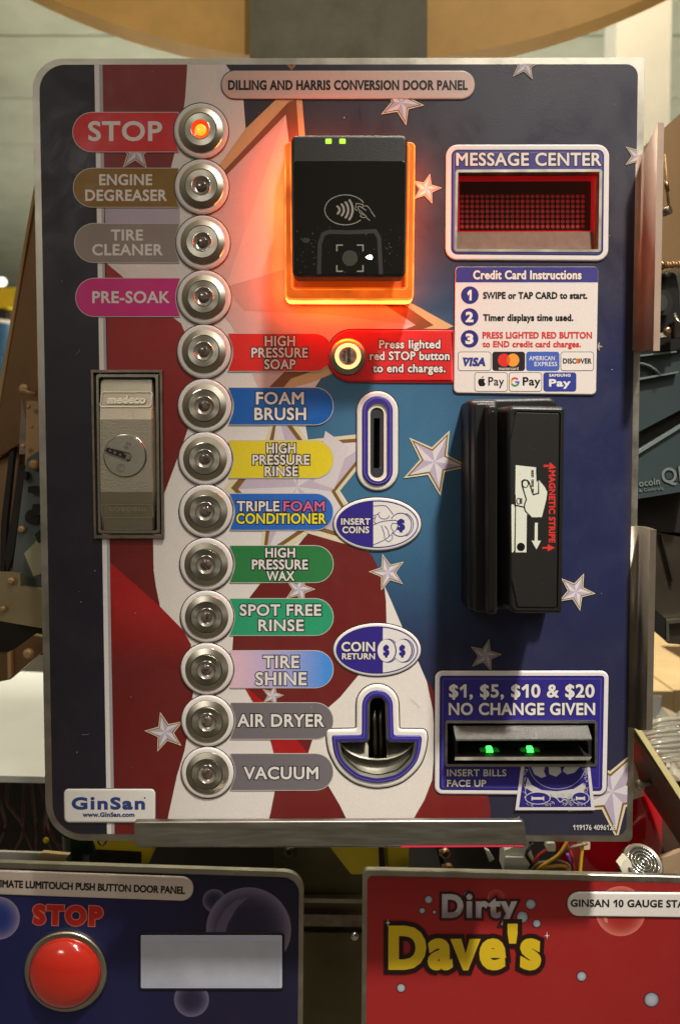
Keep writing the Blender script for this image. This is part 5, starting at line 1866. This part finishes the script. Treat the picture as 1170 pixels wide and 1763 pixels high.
# lower left: white board, dark wiring, paper, bottle, yellow case
b = MB(); quad3(b, [(-90, 1150, 0.34), (120, 1160, 0.34), (112, 1338, 0.12), (-70, 1334, 0.12)], 'paper', 0.005); tag(b.build('white_board', None, origin=px(40, 1338, -0.13)), 'white sheet of board below the coin mechanism', 'board')
b = MB(); box3(b, -200, 1320, 1338, 1980, 0.30, 0.25, 'dark'); tag(b.build('display_rack', None, origin=px(585, 1900, -0.30)), 'dark rack interior behind the gap between the panels', 'rack')
rng = random.Random(3)
for k in range(7):
    b = MB(); u = 5 + 16 * k
    pts = [px(u + rng.uniform(-8, 8), 1342 + rng.uniform(0, 8), -0.17), px(u + rng.uniform(-14, 14), 1385, -0.15 - rng.uniform(0, .03)), px(u + rng.uniform(-20, 20), 1425, -0.14), px(u + rng.uniform(-20, 30), 1470, -0.15)]
    tube(b, spline(pts, 6), 0.0012, 'wire_dark', 7)
    tag(b.build('wire', None, origin=tuple(pts[-1])), 'dark red wire hanging in the shade under the white board', 'wire', group='dark wires under the white board')
b = MB(); solid(b, [(-40, 1465), (72, 1469), (66, 1484), (-40, 1482)], 0.06, 0.002, 'greypaper'); tag(b.build('paper_sheet', None, origin=px(20, 1484, -0.06)), 'grey paper lying on top of the blue panel', 'paper')
b = MB(); solid(b, [(72, 1468), (119, 1472), (108, 1485), (66, 1484)], 0.058, 0.003, 'cardboard'); tag(b.build('cardboard_strip', None, origin=px(90, 1485, -0.06)), 'small tan cardboard strip beside the grey paper', 'cardboard')
b = MB(); screw(b, 80, 1446, 0.12, 0.0022, 'yellow'); tag(b.build('yellow_nut', None, origin=px(80, 1446, -0.12)), 'tiny yellow nut in the dark wiring', 'nut')
b = MB(); c = px(136, 1500, -0.11)
ids = []
for rr, vv in ((24, 1500), (25, 1470), (27, 1450), (27, 1430)):
    q = px(136, vv, -0.11)
    ids.append(b.add([(c[0] + rr * 4.16e-4 * math.cos(a), 0.11 + rr * 4.16e-4 * math.sin(a), q[2]) for a in np.linspace(0, 2 * math.pi, 24, endpoint=False)]))
for x, y in zip(ids, ids[1:]):
    for i in range(24):
        j = (i + 1) % 24
        b.face((x[i], x[j], y[j], y[i]), 'bottle_green', smooth=True)
tag(b.build('bottle', None, origin=tuple(c)), 'dark green bottle under the rounded corner of the striped panel', 'bottle')
b = MB(); solid(b, [(158, 1440), (268, 1440), (262, 1460), (256, 1486), (244, 1486), (244, 1466), (166, 1462)], 0.09, 0.05, 'yellow'); solid(b, [(166, 1463), (244, 1467), (244, 1492), (150, 1490)], 0.095, 0.04, 'dark'); tag(b.build('tool_case', None, origin=px(200, 1490, -0.1)), 'yellow and black case under the left end of the steel rail', 'case')
b = MB(); cqt = [px(176 + 7 * math.cos(a), 1447 + 8 * math.sin(a), -0.06) for a in np.linspace(0, 2 * math.pi, 20)]; tube(b, cqt, 0.0006, 'darkmetal', 6); tag(b.build('wire_loop', None, origin=px(176, 1455, -0.06)), 'small wire loop above the yellow and black case', 'loop')
# centre gap: olive sheet, yellow cover, bolts
b = MB(); solid(b, [(470, 1440), (660, 1440), (660, 1900), (470, 1900)], 0.11, 0.004, 'olive'); 
solid(b, [(470, 1546), (660, 1549), (660, 1556), (470, 1553)], 0.104, 0.005, 'castsmooth'); solid(b, [(470, 1574), (660, 1576), (660, 1596), (470, 1594)], 0.106, 0.004, 'brownmetal'); solid(b, [(470, 1605), (660, 1607), (660, 1640), (470, 1640)], 0.106, 0.004, 'olive')
screw(b, 498, 1464, 0.105, 0.004, 'darkmetal'); screw(b, 610, 1611, 0.10, 0.003, 'chrome')
tag(b.build('metal_cabinet', None, origin=px(565, 1763, -0.11)), 'dull olive metal cabinet between the blue and the red panel', 'cabinet')
b = MB(); solid(b, [(560, 1448), (704, 1448), (702, 1505), (604, 1505)], 0.09, 0.015, 'yellow'); solid(b, [(651, 1448), (659, 1448), (664, 1505), (653, 1505)], 0.082, 0.006, 'dark'); tag(b.build('yellow_cover', None, origin=px(640, 1505, -0.09)), 'yellow cover with a dark strut above the red panel', 'cover')
for u, v in ((762, 1468), (767, 1494)):
    b = MB(); tube(b, [px(u - 7, v, -0.08), px(u + 6, v, -0.08)], 0.0022, 'copper', 10); screw(b, u + 4, v, 0.079, 0.0036, 'copper')
    tag(b.build('bolt', None, origin=px(u, v, -0.08)), 'small copper bolt in the dark gap above the red panel', 'bolt', group='copper bolts above the red panel')
b = MB(); solid(b, [(748, 1450), (756, 1450), (768, 1500), (760, 1500)], 0.1, 0.003, 'darkmetal'); tag(b.build('strut', None, origin=px(760, 1500, -0.1)), 'thin dark strut beside the copper bolts', 'strut')
b = MB(); solid(b, [(834, 1462), (842, 1466), (850, 1480), (842, 1484)], 0.1, 0.003, 'paper'); tag(b.build('paper_tag', None, origin=px(842, 1484, -0.1)), 'scrap of white tag in the dark gap', 'tag')
b = MB(); solid(b, fillet([(868, 1464, 3), (884, 1458, 2), (908, 1446, 2), (918, 1478, 4), (908, 1502, 3), (866, 1502, 2)], 3), 0.055, 0.012, 'connector'); solid(b, rrect(870, 1476, 902, 1484, 2, 3), 0.053, 0.003, 'connector'); tag(b.build('connector', None, origin=px(890, 1500, -0.055)), 'white plug connector below the right end of the steel rail', 'connector')
# wires
WR = [('wire_yellow', [(980, 1440, .05), (962, 1470, .045), (930, 1492, .045), (905, 1506, .05)], 'yellow wire crossing the bundle on top of the red panel'),
      ('wire_yellow', [(1004, 1440, .05), (1000, 1475, .05), (997, 1510, .05)], 'yellow wire hanging straight beside the bundle'),
      ('wire_yellow', [(915, 1500, .05), (945, 1492, .045), (972, 1492, .045), (976, 1504, .05), (950, 1503, .05), (922, 1500, .05)], 'yellow wire coiled at the foot of the bundle'),
      ('wire_red', [(972, 1446, .055), (985, 1480, .055), (990, 1512, .055)], 'red wire behind the yellow ones'),
      ('wire_red', [(955, 1455, .06), (925, 1475, .06), (910, 1508, .06)], 'red wire curving down beside the white plug'),
      ('wire_brown', [(1010, 1452, .048), (975, 1462, .048), (950, 1482, .046), (925, 1488, .046), (908, 1508, .048)], 'brown wire laid over the bundle'),
      ('wire_brown', [(925, 1486, .05), (955, 1482, .05), (978, 1490, .05), (978, 1506, .05)], 'brown wire looped inside the coil'),
      ('wire_violet', [(976, 1470, .06), (984, 1495, .06), (986, 1512, .06)], 'violet wire between the red and yellow ones'),
      ('wire_black', [(918, 1452, .052), (905, 1470, .05), (914, 1490, .05), (900, 1508, .05)], 'black wire beside the white plug')]
for m_, pts, lb in WR:
    b = MB(); P = [px(u, v, -d) for u, v, d in pts]; tube(b, spline(P, 8), 0.00105, m_, 8)
    tag(b.build('wire', None, origin=tuple(P[-1])), lb, 'wire', group='wires bundled above the red panel')
b = MB(); solid(b, rrect(941, 1452, 956, 1466, 3, 3), 0.05, 0.006, 'connector'); tag(b.build('crimp_cap', None, origin=px(948, 1466, -.05)), 'small pale crimp cap on the wires', 'crimp cap')
b = MB(); solid(b, rrect(998, 1448, 1015, 1463, 3, 3), 0.052, 0.006, 'paleplastic2'); tag(b.build('wire_splice', None, origin=px(1006, 1463, -.05)), 'beige wire splice beside the red canister', 'splice')
# red canister
b = MB(); ids = []
cen = px(1050, 1495, -0.125)
for rr, vv in ((5, 1500), (84, 1500), (92, 1490), (95, 1440), (94, 1330), (88, 1296), (70, 1290), (5, 1289)):
    q = px(1050, vv, -0.125)
    ids.append(b.add([(cen[0] + rr * 4.29e-4 * math.cos(a) * (1 + .02 * math.sin(5 * a)), 0.125 + rr * 4.29e-4 * math.sin(a) * 0.8, q[2]) for a in np.linspace(0, 2 * math.pi, 48, endpoint=False)]))
for x, y in zip(ids, ids[1:]):
    for i in range(48):
        j = (i + 1) % 48
        b.face((x[i], x[j], y[j], y[i]), 'redbin', smooth=True)
rc = tag(b.build('canister', None, origin=tuple(cen)), 'glossy red canister behind the lower corner of the striped panel', 'canister')
b = MB(); solid(b, [(1090, 1310), (1108, 1370), (1086, 1378), (1070, 1376)], 0.075, 0.002, 'cardlabel'); b.build('label_sheet', rc, 'pale paper label')
b = MB(); tube(b, [px(1098, 1352, -0.07), px(1118, 1347, -0.07)], 0.0018, 'castsmooth', 10); screw(b, 1101, 1350, 0.068, 0.0035, 'castsmooth'); b.build('clip_bolt', rc, 'small grey bolt')
# guard plate with pale edge, carton
b = MB(); quad3(b, [(1086, 1262, 0.05), (1180, 1392, 0.05), (1180, 1470, 0.09), (1086, 1330, 0.09)], 'brownsteel', 0.003)
gp = tag(b.build('guard_plate', None, origin=px(1130, 1400, -0.05)), 'slanting dark steel plate with a pale yellow edge below the hinge flanges', 'steel plate')
b = MB(); quad3(b, [(1086, 1246, 0.047), (1096, 1246, 0.047), (1184, 1378, 0.047), (1184, 1398, 0.047)], 'paleedge', 0.003); b.build('edge_strip', gp, 'pale yellow edge strip')
b = MB(); solid(b, [(1128, 1385), (1200, 1410), (1200, 1520), (1134, 1520)], 0.10, 0.05, 'carton_dark'); tag(b.build('carton', None, origin=px(1160, 1520, -0.1)), 'dark brown carton beside the red canister', 'carton')
b = MB(); solid(b, [(1138, 1478), (1172, 1466), (1200, 1470), (1200, 1520), (1142, 1520)], 0.07, 0.004, 'cardboard2'); tag(b.build('cardboard_flap', None, origin=px(1165, 1520, -0.07)), 'tan cardboard flap behind the chrome lock plug', 'flap')
# chrome lock plug with concentric rings
lp_ = thing('lock_plug', 'chrome lock plug with concentric rings on top of the red panel', 'lock', px(1108, 1500, -0.04))
ax = np.array([0.06, -0.55, 0.83]); ax /= np.linalg.norm(ax)
e1 = np.cross(ax, [0, 0, 1.0]); e1 /= np.linalg.norm(e1); e2_ = np.cross(ax, e1)
c0 = np.array(px(1106, 1485, -0.040))


def turned(mb, prof, m, n=40):
    ids = [mb.add([c0 + r * (math.cos(a) * e1 + math.sin(a) * e2_) + hgt * ax for a in np.linspace(0, 2 * math.pi, n, endpoint=False)]) for r, hgt in prof]
    for x, y in zip(ids, ids[1:]):
        for i in range(n):
            j = (i + 1) % n
            mb.face((x[i], x[j], y[j], y[i]), m, smooth=True)


b = MB()
R_ = 0.0122
turned(b, [(R_, -0.012), (R_, 0.0), (R_ * .97, 0.0008), (R_ * .92, 0.0012)], 'chrome')
turned(b, [(R_ * .92, 0.0012), (R_ * .80, 0.0010)], 'chrome')
for k, (ra, rb_) in enumerate(((.80, .72), (.62, .54), (.45, .37), (.28, .20))):
    turned(b, [(R_ * (ra + .0), 0.0010), (R_ * (ra - .02), 0.0014), (R_ * (rb_ + .02), 0.0014), (R_ * rb_, 0.0010)], 'chrome')
    turned(b, [(R_ * rb_, 0.0010), (R_ * (rb_ - .02), 0.0003), (R_ * (rb_ - .09), 0.0003), (R_ * (rb_ - .10), 0.0010)], 'groove')
turned(b, [(R_ * .12, 0.0010), (R_ * .08, 0.0016), (1e-5, 0.0017)], 'chrome')
b.build('plug_face', lp_, 'chrome face with concentric grooves')
b = MB(); turned(b, [(R_ * 1.02, -0.011), (R_ * 1.06, -0.004), (R_ * 1.02, -0.003)], 'darkmetal'); b.build('collar', lp_, 'dark collar')
b = MB(); solid(b, [(1066, 1492), (1078, 1478), (1086, 1486), (1088, 1506), (1072, 1506)], 0.036, 0.006, 'paper2'); tag(b.build('hex_nut', None, origin=px(1076, 1504, -0.036)), 'pale nut beside the chrome lock plug', 'nut')

# right: copper box, black latch, teal coin unit, channel, boxes, bags
rb = thing('copper_box', 'copper toned metal box behind the upper hinge flange', 'metal box', px(1150, 460, -0.1))
b = MB(); solid(b, [(1096, 262), (1200, 168), (1200, 452), (1096, 478)], 0.10, 0.12, 'copper_light'); b.build('box_shell', rb)
b = MB(); tube(b, [px(1143, 266, -0.07), px(1147, 318, -0.07), px(1150, 356, -0.07)], 0.0009, 'copper_light', 8); tube(b, [px(1145, 310, -0.07), px(1148, 330, -0.07)], 0.0014, 'copper', 8); b.build('linkage_rod', rb, 'thin brass rod')
b = MB(); tube(b, [px(1140, 366, -0.072), px(1153, 361, -0.068)], 0.0028, 'brownmetal', 12); b.build('roller', rb, 'small dark roller')
b = MB()
for k in range(9):
    tube(b, [px(1140 + k * 5, 457 - k * .3, -0.06), px(1143.6 + k * 5, 456.8 - k * .3, -0.06)], 0.0022 if k % 2 else 0.0018, 'copper_light', 10)
tube(b, [px(1134, 457, -0.06), px(1141, 456.6, -0.06)], 0.0030, 'copper', 6)
b.build('threaded_stud', rb, 'brass threaded stud')
la = thing('latch', 'black latch mechanism under the copper toned box', 'latch', px(1150, 575, -0.07))
b = MB(); solid(b, fillet([(1110, 474, 2), (1162, 468, 8), (1168, 500, 4), (1172, 562, 2), (1110, 572, 2)], 4), 0.065, 0.02, 'blackmatte'); b.build('latch_body', la)
b = MB(); solid(b, ellipse(1141, 521, 16, 22, 28), 0.060, 0.006, 'blackgrain'); solid(b, ellipse(1138, 521, 10, 14, 24), 0.057, 0.004, 'darkteal'); b.build('latch_boss', la, 'round boss')
b = MB(); screw(b, 1146, 474, 0.062, 0.0022, 'darkmetal'); b.build('latch_screw', la)
b = MB(); screw(b, 1148, 571, 0.058, 0.0030, 'copper'); b.build('latch_screw', la, 'copper headed screw')
b = MB(); solid(b, [(1154, 556), (1175, 545), (1175, 580), (1160, 582)], 0.055, 0.004, 'darkmetal'); tube(b, [px(1160, 540, -.055), px(1164, 552, -.052), px(1174, 560, -.05)], 0.001, 'castsmooth', 7); b.build('latch_arm', la, 'bent steel arm')
ti = thing('coin_unit', 'dark teal plastic coin unit with raised lettering between the hinge flanges', 'coin unit', px(1135, 860, -0.07))
b = MB()
solid(b, [(1090, 588), (1200, 572), (1200, 690), (1090, 748)], 0.070, 0.05, 'teal')
solid(b, [(1090, 590), (1178, 578), (1178, 600), (1090, 612)], 0.066, 0.005, 'blackmatte')
solid(b, [(1090, 612), (1164, 604), (1164, 606.5), (1090, 615)], 0.0655, 0.004, 'teal_highlight')
solid(b, [(1090, 652), (1168, 639), (1166, 642), (1090, 656)], 0.066, 0.005, 'teal_highlight')
arc = [(1090 + 0, 623.5), (1106, 624), (1118, 628), (1128, 634), (1137, 643)]
stb = MB()
solid(b, arc + [(q[0] - 1.5, q[1] + 2) for q in arc[::-1]], 0.066, 0.004, 'teal_highlight')  # pale strip painted for the curved highlight
b.build('upper_housing', ti, 'upper teal housing')
b = MB(); solid(b, [(1090, 748), (1200, 684), (1200, 722), (1090, 786)], 0.078, 0.04, 'dark'); b.build('coin_chute', ti, 'dark slanting chute')
b = MB(); solid(b, [(1090, 784), (1200, 718), (1200, 842), (1090, 860)], 0.066, 0.05, 'teal'); solid(b, [(1090, 781), (1200, 714), (1200, 718.5), (1090, 787)], 0.064, 0.004, 'teal_highlight')
lt = MB(0.066)
for dd, m_, w_ in ((0.0003, 'blackmatte', .09), (0.0005, 'teal', .05)):
    text(b, 'ocoin', *(1101, 1133), 826, 837, (1, 1, 1), -0.066 + dd, w_, m=m_, rot=-6) if False else None
b.build('lower_housing', ti, 'lower teal housing')
b = MB(0.066)
for dd, m_, w_ in ((0.0003, 'blackmatte', .10), (0.0006, 'teal_highlight', .03)):
    text(b, 'ocoin', 1098, 1134, 824, 836, (1, 1, 1), dd, w_, m=m_, rot=-7)
    text(b, 'QL', 1137, 1182, 804, 830, (1, 1, 1), dd, w_ * .7, m=m_, rot=-7)
    text(b, '& Controls', 1098, 1140, 839.5, 845, (1, 1, 1), dd, w_ * .7, m=m_, rot=-6)
b.build('raised_lettering', ti, 'raised lettering in the plastic')
b = MB(); solid(b, [(1085, 858), (1200, 840), (1200, 930), (1085, 908)], 0.085, 0.05, 'dark'); b.build('base_block', ti, 'black base block')
ch = thing('steel_channel', 'dark folded steel channel behind the lower hinge flange', 'channel', px(1150, 1105, -0.08))
b = MB(); solid(b, [(1100, 915), (1200, 918), (1200, 1112), (1150, 1108), (1120, 1076), (1100, 1074)], 0.085, 0.004, 'darksteel'); b.build('channel_web', ch)
b = MB(); solid(b, [(1146, 1068), (1200, 1064), (1200, 1070), (1150, 1074), (1152, 1104), (1146, 1104)], 0.08, 0.004, 'castsmooth'); solid(b, [(1136, 920), (1139, 920), (1160, 1002), (1157, 1002)], 0.082, 0.002, 'dark'); solid(b, [(1116, 1040), (1146, 1066), (1146, 1104), (1116, 1078)], 0.081, 0.003, 'blackmatte'); b.build('channel_lip', ch, 'folded channel lip')
for k, (u0, u1, v0, v1, d, dp) in enumerate(((1060, 1156, 1190, 1290, 0.42, 0.22), (1159, 1260, 1188, 1300, 0.42, 0.3), (1060, 1260, 1112, 1140, 0.72, 0.3))):
    b = MB(); box3(b, u0, u1, v0, v1, d, dp, 'cardboard')
    if k == 0:
        solid(b, [(1118, 1198), (1138, 1198), (1134, 1240), (1118, 1240)], d - 0.001, 0.0008, 'paper')
    tag(b.build('cardboard_box', None, origin=px((u0 + u1) / 2, v1, -d)), ('cardboard box with a white label behind the lower hinge flange', 'plain cardboard box beside the labelled one', 'cardboard box behind the two nearer ones')[k], 'box', group='cardboard boxes beside the striped panel')
b = MB(); rng = random.Random(11)
rows = []
for i in range(12):
    r_ = []
    for j in range(16):
        u = 1080 + j * 8; v = 1238 + i * 11 - j * 1.6
        p = px(u, v, -(0.17 - 0.004 * i))
        r_.append((p[0], p[1] + rng.uniform(-.006, .006), p[2] + rng.uniform(-.002, .002)))
    rows.append(b.add(r_))
for x, y in zip(rows, rows[1:]):
    for j in range(15):
        b.face((x[j], x[j + 1], y[j + 1], y[j]), 'poly')
for k in range(9):
    v = 1244 + k * 9
    tube(b, spline([px(1088 + rng.uniform(0, 12), v + 6, -0.11), px(1120, v + rng.uniform(-4, 4), -0.105), px(1150 + rng.uniform(-8, 8), v - 5, -0.105), px(1185, v - 8, -0.11)], 5), rng.uniform(.0010, .0022), 'poly', 7)
tag(b.build('plastic_bags', None, origin=px(1130, 1330, -0.12)), 'crumpled heap of clear plastic bags below the lower hinge flange', 'plastic bags')
